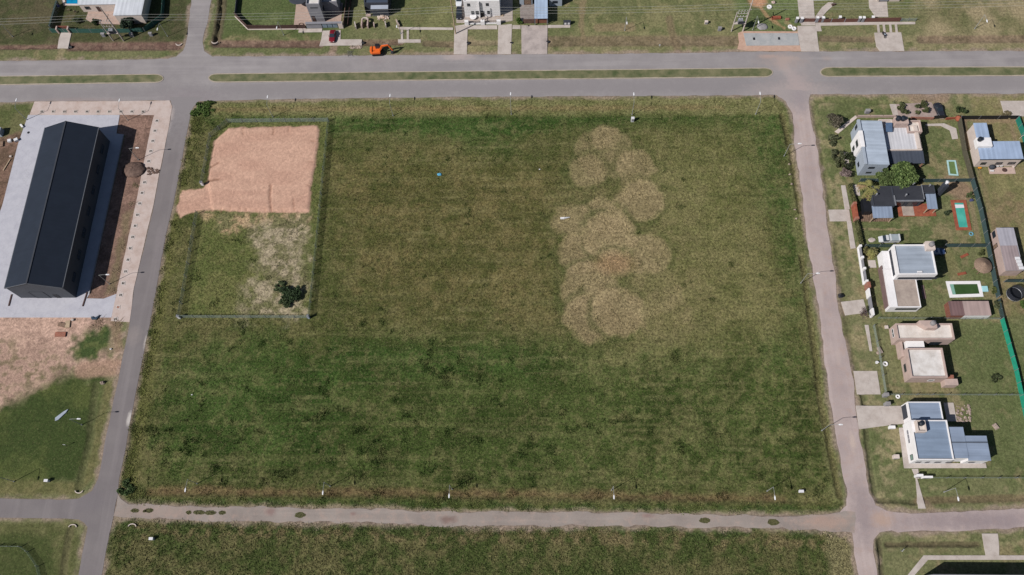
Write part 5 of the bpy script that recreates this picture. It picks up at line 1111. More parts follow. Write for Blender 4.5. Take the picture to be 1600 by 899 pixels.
# hedge + brick gate of the black-roofed house
def hedge(px, h, w, label, c1, c2, seed=1, dens=150):
    pts = PL(px); t = thing('hedge', label, 'hedge', (pts[0][0], pts[0][1], 0)); leaf_cloud(t, 'foliage', [((a[0]+(b[0]-a[0])*k/6, a[1]+(b[1]-a[1])*k/6, h*.55), (w, w, h*.55)) for a, b in zip(pts, pts[1:]) for k in range(7)], dens, .12, c1, c2, seed)
def leaf_cloud(par, name, clumps, n, size, c1, c2, seed=1, squash=.9):
    R = np.random.RandomState(seed); V = []; CC = []
    for (c, r) in clumps:
        d = R.normal(size=(n, 3)); d /= np.linalg.norm(d, axis=1)[:, None]; q = R.rand(n)**.4
        p = np.array(c)+d*np.array(r)*q[:, None]; p[:, 2] = np.maximum(p[:, 2], .05)
        a = R.normal(size=(n, 3)); a[:, 2] *= .6; a /= np.linalg.norm(a, axis=1)[:, None]; b = np.cross(a, R.normal(size=(n, 3))); b /= np.linalg.norm(b, axis=1)[:, None]
        s = size*(.6+.9*R.rand(n))[:, None]
        V.append(np.stack([p-a*s-b*s*.6, p+a*s-b*s*.6, p+a*s*.9+b*s*.6, p-a*s*.9+b*s*.6], 1)); k = (.65+.7*R.rand(n))*(.85+.3*R.rand()); CC.append(np.repeat(k, 4))
    co = np.concatenate(V).reshape(-1, 3); L = root_loc(par); co = co-np.array([L[0], L[1], L[2]]); nb = len(co)//4; cc = np.concatenate(CC)
    me = bpy.data.meshes.new(name); me.vertices.add(len(co)); me.vertices.foreach_set('co', co.astype(np.float32).ravel()); me.loops.add(nb*4); me.loops.foreach_set('vertex_index', np.arange(nb*4).astype(np.int32))
    me.polygons.add(nb); me.polygons.foreach_set('loop_start', (np.arange(nb)*4).astype(np.int32)); at = me.color_attributes.new('Col', 'FLOAT_COLOR', 'POINT')
    at.data.foreach_set('color', np.stack([cc, cc, cc, np.ones(len(cc))], 1).astype(np.float32).ravel()); me.update(calc_edges=True)
    me.materials.append(leaf_mat('leaf_%d_%d_%d' % tuple(int(255*x*3) for x in c1), c1, c2)); o = bpy.data.objects.new(name, me); C.objects.link(o); o.parent = par; return o
hedge([(1327,292),(1332,312),(1336,324)], 1.3, .55, 'clipped olive hedge north of the brick gate', T(98,98,64), T(72,78,46), 2)
hedge([(1337,348),(1341,366),(1345,384)], 1.3, .5, 'clipped olive hedge south of the brick gate', T(96,96,64), T(70,76,46), 3)
a = P(1331, 323); b_ = P(1336, 346); GQ = thing('brick_gate', 'terracotta brick gateway on the footway of the black-roofed house', 'gate', ((a[0]+b_[0])/2, (a[1]+b_[1])/2, 0)); MB().box(a[0]-.2, b_[1]+.3, -.1, a[0]+.5, a[1]-.3, 1.9).build('gate_leaf', M['terracotta'], GQ, bevel=.03)
for yy in (b_[1], a[1]): MB().box(a[0]-.25, yy-.28, -.1, a[0]+.55, yy+.28, 2.1).build('pillar', M['brick'], GQ, bevel=.03)
# white garden wall with dark panels
A = P(1341, 387.5); B = P(1361, 497); wx = A[0]; WG = thing('garden_wall', 'white garden wall with grey slatted panels before the white cubic house', 'wall', (wx, (A[1]+B[1])/2, 0)); L = A[1]-B[1]
xw = lambda t: wx+(B[0]-wx)*t
def seg(t0, t1, x0, x1, z1, m, nm): MB().box(xw((t0+t1)/2)+x0, A[1]-L*t1, -.2, xw((t0+t1)/2)+x1, A[1]-L*t0, z1).build(nm, m, WG, bevel=.02)
seg(0, .54, -.45, -.12, .5, M['white'], 'plinth')
for t0, t1 in ((.03,.16),(.2,.32),(.36,.5)): seg(t0, t1, -.1, .02, 1.7, M['grey'], 'slatted_panel')
for t0 in (0, .165, .325, .505): seg(t0, t0+.03, -.35, .2, 1.95, M['white'], 'pillar')
seg(.54, .62, -.25, .45, 2.2, M['brick'], 'gate_pillar'); seg(.625, .74, -.2, .1, 2.0, M['white'], 'wall'); seg(.745, .90, -.05, .08, 2.0, M['grey'], 'gate_leaf'); seg(.905, 1.0, -.25, .15, 2.1, M['white'], 'wall')
# pale wall of the lower right lot
# ================================================================== LAMPS AND POLES
SH = np.array([4.95*1.0, 2.83])
def lamp_proto():
    t = thing('street_lamp', 'lamp', 'street lamp', (0, 0, 0), 'single-arm street lamps'); h = 5.6
    MB().cyl(0, 0, -.1, h, .085, .05, n=8).build('pole', M['lampsteel'], t)
    MB().cyl(0, 0, -.05, .25, .15, n=8).build('base_collar', M['lampsteel'], t)
    b = MB(); b.tube((0, 0, h-.05), (.9, 0, h+.18), .045, n=6); b.tube((.9, 0, h+.18), (2.0, 0, h+.3), .04, n=6); b.build('arm', M['lampsteel'], t)
    MB().loft([[(1.85, -.1, h+.24), (1.85, .1, h+.24), (1.85, .08, h+.34), (1.85, -.08, h+.34)], [(2.2, -.17, h+.24), (2.2, .17, h+.24), (2.2, .14, h+.42), (2.2, -.14, h+.42)], [(2.75, -.12, h+.27), (2.75, .12, h+.27), (2.75, .09, h+.36), (2.75, -.09, h+.36)]]).build('lamp_head', M['lamphead'], t)
    return t
lp = lamp_proto(); first = [True]
def lamp(x, y, ang, label):
    o = lp if first[0] else copy_tree(lp); first[0] = False
    o.location = (x, y, 0); o.rotation_euler = (0, 0, ang); o['label'] = label
def fromshadow(px, py): q = P(px, py); k = 5.6/5.32; return (q[0]-SH[0]*k, q[1]-SH[1]*k)
for (p, an, lb_) in [((1225.1,244.1),0,'street lamp reaching over the gravel street, nearest the avenue'),((1251.3,442.4),0,'street lamp over the gravel street opposite the white cubic house'),((1284,673),0,'street lamp over the gravel street opposite the blue-roofed house'),
                     ((216.6,250),0,'street lamp on bare soil between warehouse shadow and soil heap'),((171.5,444),0,'street lamp on bare soil by the southern end of the black warehouse'),((128,664),0,'street lamp over the left street on the dark lawn south of the warehouse'),((22,752.5),-PI/2,'street lamp on the verge above the lower left street'),
                     ((1475,769),-PI/2,'street lamp on the grass south of the blue-roofed house'),((1523,45),-PI/2,'street lamp on the empty lot at the top right'),((443.5,55),-PI/2,'street lamp on the mown verge west of the red car'),((976,48),-PI/2,'street lamp on the dark weedy verge of the empty lot, top centre'),((1176,46.7),-PI/2,'street lamp beside the transformer platform'),((20,57.5),-PI/2,'street lamp at the top left beside the open field'),((626,53),-PI/2,'street lamp at the footbridge east of the excavator'),((262,57),-PI/2,'street lamp west of the upper left side street')]:
    x, y = P(*p); lamp(x, y, an, lb_)
for k, (s, lb_) in enumerate([((459,168),'avenue-side street lamp at the north-west of the big field'),((646,166),'avenue-side street lamp above the blue litter'),((830,163.5),'avenue-side street lamp at the middle of the field edge'),((1018,164),'avenue-side street lamp north of the dry circles'),((1210.5,163),'avenue-side street lamp at the corner of avenue and gravel street'),((233,173),'street lamp on the pavement corner north of the warehouse'),((75.5,172.5),'street lamp on the pavement north-west of the warehouse')]):
    x, y = fromshadow(*s); lamp(x, y, PI/2, lb_)
for k, s in enumerate([(347,735),(554,739),(744,743.5),(992,745),(1234,746)]):
    x, y = fromshadow(*s); lamp(x, y, -PI/2, '%s street lamp from the left along the dirt track' % ORD[k])
# power line
def pole(px, py, h, label, lean=0, m=None):
    x, y = P(px, py); t = thing('power_pole', label, 'power pole', (x, y, 0)); MB().cyl(x, y, -.2, h, .19, .12, n=9).build('shaft', m or M['timber'], t)
    return t, x, y
def crossarm(t, x, y, z, w=1.1):
    o = MB().box(x-.06, y-w, z-.06, x+.06, y+w, z+.06).build('crossarm', M['wood'], t)
    for k in (-1, 0, 1): MB().cyl(x, y+k*w*.85, z+.06, z+.32, .07, .04, n=6).build('insulator', M['plastic'], o)
WZ = 9.6
tp, xm_, ym_ = pole(712, 53, 14, 'tall wooden power pole standing on the west duplex driveway'); crossarm(tp, xm_, ym_, WZ)
def platform(pa, pb, ha, hb, label):
    t = thing('transformer_platform', label, 'transformer', P(*pa)); xa, ya = P(*pa); xb, yb = P(*pb); m = M['concrete']
    MB().cyl(xa, ya, -.2, ha, .17, .12, n=9).build('pole', m, t); MB().cyl(xb, yb, -.2, hb, .2, .13, n=9).build('pole', m, t)
    MB().box(xa-.1, ya-.45, 3.3, xb+.1, yb+.45, 3.5).build('deck', m, t)
    mxx = (xa+xb)/2; b = MB().box(mxx-.65, ya-.5, 3.52, mxx+.65, ya+.5, 4.8); tr = b.build('transformer', M['steel'], t, bevel=.08)
    for k in range(6): MB().box(mxx-.6+k*.22, ya-.68, 3.6, mxx-.53+k*.22, ya-.51, 4.6).build('cooling_fin', M['dgrey'], tr)
    for k in (-1, 0, 1): MB().cyl(mxx+k*.4, ya, 4.8, 5.3, .09, .05, n=7).build('bushing', M['plastic'], tr)
    for z in (5.8, 7.0, 7.9):
        MB().box(xa, ya-.06, z, xb, yb+.06, z+.12).build('cross_beam', m, t)
        for k in range(4): MB().cyl(xa+(xb-xa)*(k+.5)/4, ya, z+.12, z+.5, .08, .05, n=6).build('insulator', M['plastic'], t)
    crossarm(t, xb, yb, WZ); return xb, yb
xr_, yr_ = platform((1142.8,49), (1160.6,49), 7.6, 13.5, 'transformer platform between two concrete poles beside the fresh slab')
xl_, yl_ = platform((177,63.7), (193.4,63.9), 8, 14, 'transformer platform between two concrete poles before the top left house')
for k in (-1, 0, 1):
    dy = k*.93; z = WZ+.32; b = MB()
    runs = [((-230, yl_+dy-1), (xl_, yl_+dy)), ((xl_, yl_+dy), (xm_, ym_+dy)), ((xm_, ym_+dy), (xr_, yr_+dy)), ((xr_, yr_+dy), (xr_+110, yr_+dy+1))]
    for a, c in runs:
        n = 14; pts = []
        for i in range(n+1): tt = i/n; pts.append((a[0]+(c[0]-a[0])*tt, a[1]+(c[1]-a[1])*tt, z-1.2*4*tt*(1-tt)*min(1, (c[0]-a[0])/100)))
        b.path(pts, .022, 4)
    tag(b.build('power_cable', mat('aluminium_cable', T(190,190,186), rough=.4), fix=False), ['southernmost overhead power cable along the avenue', 'middle overhead power cable along the avenue', 'northernmost overhead power cable along the avenue'][k+1], 'power cable', 'overhead power cables')
for k, (px, py, hh, lb_) in enumerate([(8,67.5,2.2,''),(1,1,1,'')][:0]): pass
def sign(px, py, h, w, label, ang=0, m=None):
    x, y = P(px, py); t = thing('sign_post', label, 'sign', (x, y, 0)); MB().cyl(x, y, -.1, h, .04, n=6).build('post', M['steel'], t); c, s = math.cos(ang), math.sin(ang)
    MB().beam((x-c*w/2, y-s*w/2, h-.25), (x+c*w/2, y+s*w/2, h-.25), .04, .5).build('plate', m or M['plastic'], t)
sign(1030, 75, 1.4, .35, 'small white marker post on the avenue verge, top centre'); sign(1407, 861, 1.6, .7, 'white street sign at the ditch corner, lower right', .8); sign(105, 697, 1.6, .5, 'small grey sign post on the dark lawn left of the street')
sign(1396, 161, 1.3, .5, 'dark sign post on the verge north of the pale blue house', .6, M['black']); 
# cabinets / boxes
def cabinet(px, py, w, d, h, m, label, cat='cabinet', z=0, ang=0, name='utility_cabinet', lid=True):
    x, y = P(px, py); t = thing(name, label, cat, (x, y, 0)); c, s = math.cos(ang), math.sin(ang)
    f = lambda e: [(x+c*i*(w/2+e)-s*j*(d/2+e), y+s*i*(w/2+e)+c*j*(d/2+e)) for i, j in ((-1,-1),(1,-1),(1,1),(-1,1))]
    MB().prism(f(0), -.1, h).build('body', m, t, bevel=.03)
    if lid: MB().prism(f(.05), h, h+.08).build('lid', m, t, bevel=.02)
    b = MB(); b.prism([(x+c*i*w*.38-s*(-d/2-j), y+s*i*w*.38+c*(-d/2-j)) for i, j in ((-1,.004),(1,.004),(1,.03),(-1,.03))], h*.2, h*.85); b.build('door', M['grey'], t)
for a in [(988,189.5,.75,.55,1.5,M['plastic'],'white cabinet on the field edge north of the dry circles'),(75,752,.8,.5,.9,M['plastic'],'white cabinet on the lawn above the lower left street'),(238.5,842.5,.8,.5,.9,M['plastic'],'white cabinet in the grass below the dirt track, left'),(1251,768.5,.9,.5,.7,M['plastic'],'white cabinet in the grass right of the last track-side lamp'),
          (163,57,1.0,.5,1.2,M['concgrey'],'grey meter cabinet left of the top left transformer poles'),(207,57,1.0,.5,1.2,M['concgrey'],'grey meter cabinet with white top right of the transformer poles'),(237,56,.9,.5,1.2,M['concgrey'],'grey meter cabinet near the green fence corner, top left'),
          (1124,47.5,.9,.6,1.1,M['concgrey'],'light grey cabinet on the grass left of the transformer platform'),(1103,37,.8,.6,.9,M['cream'],'cream box on the empty lot left of the transformer platform'),(1354,176.5,1.1,.7,1.2,M['concgrey'],'grey meter cabinet north of the pale blue roof'),
          (1381.5,619,1.0,.7,1.5,M['concgrey'],'grey meter pillar above the wide pale driveway'),(1384,633,1.0,.7,1.5,M['concgrey'],'grey meter pillar standing on the wide pale driveway edge'),(1392,669,1.2,.6,.9,M['white'],'white low box at the lower edge of the wide pale driveway'),
          (1398,715,1.1,.8,1.1,M['cream'],'cream meter pillar on the lawn west of the blue-roofed house'),(1433,745,1.3,.5,1.6,M['white'],'white gate pillar at the start of the straight garden path'),(1446,747,2.0,.35,1.3,M['white'],'white low wall piece east of the garden path gate'),
          (1384.5,512,.7,.7,.3,M['cream'],'small cream lid on the lawn beside the cream house'),(118,36,.6,.5,.7,M['white'],'small white box in the garden, top left'),(1520,13,.1,.1,.2,M['white'],'x')][:17]:
    cabinet(*a)
# mud patch culvert heads
for k, (px, py, lb_) in enumerate([(124,767,'curved concrete culvert head at the upper corner of the lower left crossing'),(114,824,'curved concrete culvert head at the lower corner of the lower left crossing'),(207,823,'half-buried culvert head in the weeds below the dirt track'),(336,66,'dark culvert head at the corner of the upper side street'),(280,69,'pale culvert head at the end of the avenue ditch')]):
    x, y = P(px, py); b = MB(); up = 1 if k in (1, 2) else -1
    pts = [(x+.85*math.cos(a), y+up*.55*math.sin(a), .1) for a in np.linspace(0, PI, 9)]
    for p, q in zip(pts, pts[1:]): b.beam(p, q, .18, .35)
    tag(b.build('drain_inlet', M['cream'], bevel=.01), lb_, 'culvert', 'concrete culvert heads')
# black openings where culverts pass below the drives
for k, (px, py, lb_) in enumerate([(110.5,73,'dark culvert pipe mouth beside the top left driveway slab'),(732,67,'culvert pipe mouth beside the power pole driveway'),(799.8,67,'culvert pipe mouth beside the duplex east driveway'),(856.5,65,'culvert pipe mouth beside the stained driveway'),(567.5,66.5,'culvert pipe mouth at the slab beside the excavator')]):
    x, y = P(px, py); b = MB(); b.tube((x-.5, y, -.28), (x+.35, y, -.28), .42, n=14); b.tube((x+.3, y, -.28), (x+.36, y, -.28), .34, n=14); tag(b.build('culvert_pipe', M['black']), lb_, 'pipe', 'culvert pipe mouths')
# ================================================================== VEHICLES
def car(label, L, W, H, paint, glass=None, kind='sedan'):
    t = thing('parked_car', label, 'car', (0, 0, 0)); h = L/2; w = W/2
    def ring(x, ww, z0, z1, rr=.12): return [(x, -ww+rr*.4, z0), (x, ww-rr*.4, z0), (x, ww, z0+.18), (x, ww, z1-.16), (x, ww-rr, z1), (x, -ww+rr, z1), (x, -ww, z1-.16), (x, -ww, z0+.18)]
    bz = H*.60
    MB().loft([ring(-h, w*.72, .35, bz*.86), ring(-h+.12, w*.9, .27, bz*.94), ring(-h+.5, w, .22, bz), ring(-.2, w, .2, bz+.02), ring(h-1.0, w*.99, .22, bz-.02), ring(h-.35, w*.92, .26, bz*.88), ring(h, w*.68, .34, bz*.72)]).build('body', paint, t, bevel=.03, smooth=True)
    cx0, cx1 = (-h*.72, h*.30) if kind == 'hatch' else (-h*.62, h*.32)
    g = MB().loft([[(cx0, -w*.86, bz-.02), (cx0, w*.86, bz-.02), (cx0+.05, w*.84, bz), (cx0+.05, -w*.84, bz)], [(cx0+.55, -w*.86, bz-.02), (cx0+.55, w*.86, bz-.02), (cx0+.55, w*.70, H-.05), (cx0+.55, -w*.70, H-.05)], [(cx1-.75, -w*.86, bz-.02), (cx1-.75, w*.86, bz-.02), (cx1-.75, w*.70, H-.06), (cx1-.75, -w*.70, H-.06)], [(cx1, -w*.86, bz-.02), (cx1, w*.86, bz-.02), (cx1, w*.82, bz), (cx1, -w*.82, bz)]])
    g.build('windows', glass or M['glass'], t, bevel=.02)
    MB().box(cx0+.55, -w*.71, H-.06, cx1-.78, w*.71, H).build('roof', paint, t, bevel=.05, smooth=True)
    for sx in (-h+.8, h-.85):
        for sy in (-1, 1):
            o = MB().tube((sx, sy*(w-.2), .31), (sx, sy*(w+.01), .31), .31, n=16).build('wheel', M['tyre'], t); MB().tube((sx, sy*(w+.01), .31), (sx, sy*(w+.03), .31), .18, n=12).build('rim', M['steel'], o)
    for sy in (-1, 1):
        MB().box(h-.2, sy*w*.55-.16, bz*.62, h-.03, sy*w*.55+.16, bz*.76).build('headlight', M['lamphead'], t, bevel=.02); MB().box(-h-.0, sy*w*.6-.14, bz*.66, -h+.12, sy*w*.6+.14, bz*.84).build('tail_light', mat('tail_lamp', T(150,20,24), rough=.3), t, bevel=.02)
        MB().box(cx1-.45, sy*(w+.06)-.08, bz-.02, cx1-.3, sy*(w+.06)+.08, bz+.12).build('mirror', paint, t, bevel=.02)
    return t
def paintm(name, c, rough=.3): return mat(name, c, rough=rough, var=.04, spec=.6, fine=.02)
t = car('dark red hatchback parked on the concrete drive bridge', 4.0, 1.72, 1.46, paintm('dark_red_paint', T(122,22,36)), kind='hatch'); x, y = P(520.3, 58.5); t.location = (x, y-.15, .09); t.rotation_euler.z = -PI/2
t = car('black hatchback parked at the dark sliding gate below the avenue', 4.1, 1.78, 1.5, paintm('black_paint', T(44,46,54)), kind='hatch'); x, y = P(1465.8, 174); t.location = (x, y, .06); t.rotation_euler.z = -PI/2+.22
t = car('white car parked at the top edge west of the duplex', 4.2, 1.75, 1.45, paintm('white_paint_car', T(210,214,220))); x, y = P(717.5, 3); t.location = (x, y, .06); t.rotation_euler.z = -PI/2
t = car('black car parked west of the duplex, nearer the street', 4.2, 1.75, 1.45, paintm('black_paint', T(40,42,50))); x, y = P(718, 23); t.location = (x, y, .06); t.rotation_euler.z = -PI/2
t = car('dark blue car in the shade east of the white cubic house', 3.9, 1.7, 1.5, paintm('blue_paint', T(52,72,110)), M['greyblue']); x, y = P(1462, 395); t.location = (x, y, .02); t.rotation_euler.z = .05
# white pick-up with hard cover
t = thing('parked_truck', 'white pick-up with pale grey covered bed on the lawn north of the white house', 'pick-up', (0, 0, 0)); wp = paintm('white_paint_truck', T(212,214,218))
MB().loft([[(-2.35,-.82,.45),(-2.35,.82,.45),(-2.35,.82,1.1),(-2.35,-.82,1.1)],[(.3,-.86,.45),(.3,.86,.45),(.3,.86,1.12),(.3,-.86,1.12)],[(1.6,-.84,.45),(1.6,.84,.45),(1.6,.8,1.05),(1.6,-.8,1.05)],[(2.4,-.7,.5),(2.4,.7,.5),(2.4,.66,.85),(2.4,-.66,.85)]]).build('body', wp, t, bevel=.06)
MB().box(-2.3,-.84,1.13,.15,.84,1.85).build('bed_cover', mat('silver_cover', T(158,168,176), var=.06), t, bevel=.06)
for xx in (-2.2, -.15): MB().box(xx-.1,-.87,1.12,xx+.25,.87,1.90).build('cover_band', wp, t, bevel=.03)
MB().loft([[(.25,-.82,1.1),(.25,.82,1.1),(.25,.7,1.62),(.25,-.7,1.62)],[(.95,-.82,1.1),(.95,.82,1.1),(.95,.7,1.62),(.95,-.7,1.62)],[(1.5,-.8,1.04),(1.5,.8,1.04),(1.5,.76,1.06),(1.5,-.76,1.06)]]).build('cab_windows', M['glass'], t)
MB().box(.3,-.7,1.6,.95,.7,1.68).build('cab_roof', wp, t, bevel=.04)
for sx in (-1.45, 1.5):
    for sy in (-1, 1): o = MB().tube((sx, sy*.62, .38), (sx, sy*.88, .38), .38, n=16).build('wheel', M['tyre'], t); MB().tube((sx, sy*.88, .38), (sx, sy*.9, .38), .2, n=12).build('rim', M['steel'], o)
for sy in (-1, 1): MB().box(2.3, sy*.5-.14, .62, 2.43, sy*.5+.14, .78).build('headlight', M['lamphead'], t)
x, y = P(1387, 376); t.location = (x, y, 0); t.rotation_euler.z = PI
# excavator
t = thing('excavator', 'orange tracked excavator with raised arm on the avenue verge', 'excavator', (0, 0, 0)); og = M['orange']
for s in (-1, 1):
    b = MB(); b.prism([(0,0)]*0 or [(-1.5, s*.85-.25), (1.5, s*.85-.25), (1.5, s*.85+.25), (-1.5, s*.85+.25)], .05, .72); o = b.build('track', M['tyre'], t, bevel=.22)
    for k in range(13): MB().box(-1.45+k*.24, s*.85-.27, .7, -1.37+k*.24, s*.85+.27, .76).build('track_plate', M['black'], o)
MB().box(-.8, -.62, .35, .8, .62, .8).build('undercarriage', M['dgrey'], t, bevel=.05)
MB().cyl(0, 0, .8, .98, .55, n=20).build('turntable', M['dgrey'], t)
MB().prism([(-1.75,-.9),(-1.75,.75),(-1.35,1.1),(.2,1.1),(.95,1.0),(.95,-1.1),(-1.35,-1.1)], .98, 1.75).build('engine_body', og, t, bevel=.1)
MB().prism([(-1.9,-.8),(-1.9,.8),(-1.3,1.05),(-1.3,-1.05)], 1.0, 2.0).build('counterweight', og, t, bevel=.12)
cbn = MB().loft([[(-.35,.18,1.76),(1.05,.18,1.76),(1.05,1.12,1.76),(-.35,1.12,1.76)],[(-.3,.22,2.7),(.85,.22,2.7),(.85,1.05,2.7),(-.3,1.05,2.7)]]).build('cab', M['glass'], t, bevel=.05)
MB().box(-.35,.16,2.7,.92,1.1,2.8).build('cab_roof', M['black'], cbn, bevel=.04)
MB().tube((-1.0,-.6,1.7),(-1.0,-.6,2.15),.06,n=8).build('exhaust', M['black'], t)
def arm(b, p, q, w, h): b.beam(p, q, w, h); return b
b = MB(); arm(b, (.8,-.25,1.6), (1.7,-.25,3.35), .34, .5); arm(b, (1.62,-.25,3.3), (3.5,-.25,3.75), .34, .46); b.build('boom', og, t, bevel=.04)
b = MB(); arm(b, (3.35,-.25,3.9), (4.35,-.25,1.3), .26, .36); b.build('stick', og, t, bevel=.03)
b = MB(); b.tube((1.0,-.25,1.4),(2.2,-.25,3.2),.07,n=8); b.tube((2.3,-.25,4.05),(3.6,-.25,4.1),.07,n=8); b.build('hydraulic_ram', M['steel'], t)
b = MB(); b.loft([[(4.05,-.6,1.35),(4.05,.1,1.35),(4.5,.1,1.35),(4.5,-.6,1.35)],[(3.7,-.6,.6),(3.7,.1,.6),(4.45,.1,.6),(4.45,-.6,.6)],[(3.75,-.6,.25),(3.75,.1,.25),(4.2,.1,.2),(4.2,-.6,.2)]]); b.build('bucket', M['dgrey'], t, bevel=.04)
x, y = P(590.5, 83.5); t.location = (x, y, 0); t.rotation_euler.z = .04; t.scale = (.98,)*3
# motorcycle
t = thing('motorcycle', 'dark motorcycle parked on the concrete driveway below the brown fence', 'motorcycle', (0, 0, 0))
for sx in (-.65, .65):
    b = MB(); pts = [(sx+.3*math.cos(a), 0, .32+.3*math.sin(a)) for a in np.linspace(0, 2*PI, 15)]; b.path(pts, .07, 6); b.build('wheel', M['tyre'], t)
MB().loft([[(-.5,-.1,.45),(-.5,.1,.45),(-.5,.1,.75),(-.5,-.1,.75)],[(.1,-.16,.35),(.1,.16,.35),(.1,.16,.85),(.1,-.16,.85)],[(.5,-.08,.5),(.5,.08,.5),(.5,.08,.9),(.5,-.08,.9)]]).build('frame', M['black'], t, bevel=.04)
MB().box(-.75,-.14,.78,.0,.14,.88).build('seat', M['tyre'], t, bevel=.04); MB().tube((.45,-.38,1.05),(.45,.38,1.05),.03,n=6).build('handlebar', M['steel'], t); MB().blob((.25,0,.95),(.28,.17,.14),10,6,0,1).build('fuel_tank', M['greyblue'], t, smooth=True)
x, y = P(1380, 56.5); t.location = (x, y, .09); t.rotation_euler.z = -1.3
# trampoline
x, y = P(1582, 462); t = thing('trampoline', 'round black netted trampoline at the right edge', 'trampoline', (x, y, 0))
b = MB(); pts = [(x+1.75*math.cos(a), y+1.75*math.sin(a), .8) for a in np.linspace(0, 2*PI, 25)]; b.path(pts, .06, 6); b.build('frame_ring', M['steel'], t)
MB().cyl(x, y, .76, .8, 1.68, n=28).build('mat', M['black'], t)
for k in range(6):
    a = k*PI/3+.3; MB().cyl(x+1.75*math.cos(a), y+1.75*math.sin(a), 0, 2.5, .04, n=6).build('pole', M['black'], t)
b = MB(); n = 24; ring = [(x+1.75*math.cos(2*PI*k/n), y+1.75*math.sin(2*PI*k/n)) for k in range(n)]
b.add([(p[0], p[1], .85) for p in ring]+[(p[0], p[1], 2.45) for p in ring], [(k, (k+1) % n, n+(k+1) % n, n+k) for k in range(n)]); b.build('safety_net', net_mat('black_net', T(40,44,56), .75), t, fix=False)
# ================================================================== TREES
def tree(px, py, h, cr, label, c1, c2, n=16, leaves=260, size=.16, cz=.68, seed=1, name='tree', flat=.75, cat='tree', spread=1.0, bare=False):
    x, y = P(px, py); t = thing(name, label, cat, (x, y, 0)); R = random.Random(seed)
    b = MB(); b.cyl(x, y, -.1, h*.4, .05*h*.5, .04*h*.4, n=8); b.build('trunk', M['bark'], t)
    cl = []; lb_ = MB()
    for k in range(n):
        a = R.uniform(0, 2*PI); q = math.sqrt(R.random())*.75*spread; zz = h*cz+R.uniform(-.22, .3)*h*flat*(1-q*.6)
        c = (x+cr*q*math.cos(a), y+cr*q*math.sin(a), zz); cl.append((c, (cr*R.uniform(.22,.42), cr*R.uniform(.22,.42), cr*R.uniform(.18,.32))))
        lb_.tube((x, y, h*.38), c, .022*h*.5, .012, 5)
        if bare:
            for _ in range(5): lb_.tube(c, (c[0]+R.uniform(-.6,.6), c[1]+R.uniform(-.6,.6), c[2]+R.uniform(0,.6)), .02, .008, 4)
    lb_.build('limbs', M['bark'], t)
    leaf_cloud(t, 'crown', cl, leaves, size, c1, c2, seed)
    return t
def bush(px, py, h, r, label, c1, c2, n=7, leaves=120, size=.13, seed=1, cat='shrub'):
    x, y = P(px, py); t = thing('shrub', label, cat, (x, y, 0)); R = random.Random(seed); b = MB()
    cl = [((x+r*R.uniform(-.85,.85), y+r*R.uniform(-.8,.8), h*R.uniform(.3,.75)), (r*R.uniform(.2,.5), r*R.uniform(.2,.45), h*.3)) for _ in range(n+2)]
    for c, _ in cl: b.tube((x, y, -.05), c, .03, .015, 5)
    b.build('stems', M['bark'], t); leaf_cloud(t, 'foliage', cl, leaves, size, c1, c2, seed); return t
gA, gB = T(92,112,56), T(66,88,40); gD, gE = T(64,78,48), T(42,56,34)
tree(1403, 285, 5.0, 3.5, 'large leafy green tree overhanging the black-roofed house', T(112,130,76), T(66,86,46), 44, 250, .17, .66, 5)
tree(1380, 285, 4.2, 3.0, 'smaller leafy green tree merging with the large one near the palm', T(98,112,68), T(64,82,44), 24, 260, .15, .66, 15)
tree(1300, 196, 4.2, 2.4, 'sparse grey-brown tree on the verge by the pale blue house', T(112,106,92), T(88,84,70), 22, 90, .12, .6, 7, bare=True)
tree(1316, 276, 3.0, 1.5, 'small mauve-flowering tree over the east footway', T(150,132,130), T(104,92,88), 14, 110, .1, .6, 9, bare=True)
tree(1345, 493, 3.0, 1.6, 'bare purplish tree beside the worn driveway slab', T(112,92,92), T(88,74,72), 12, 30, .08, .6, 10, bare=True)
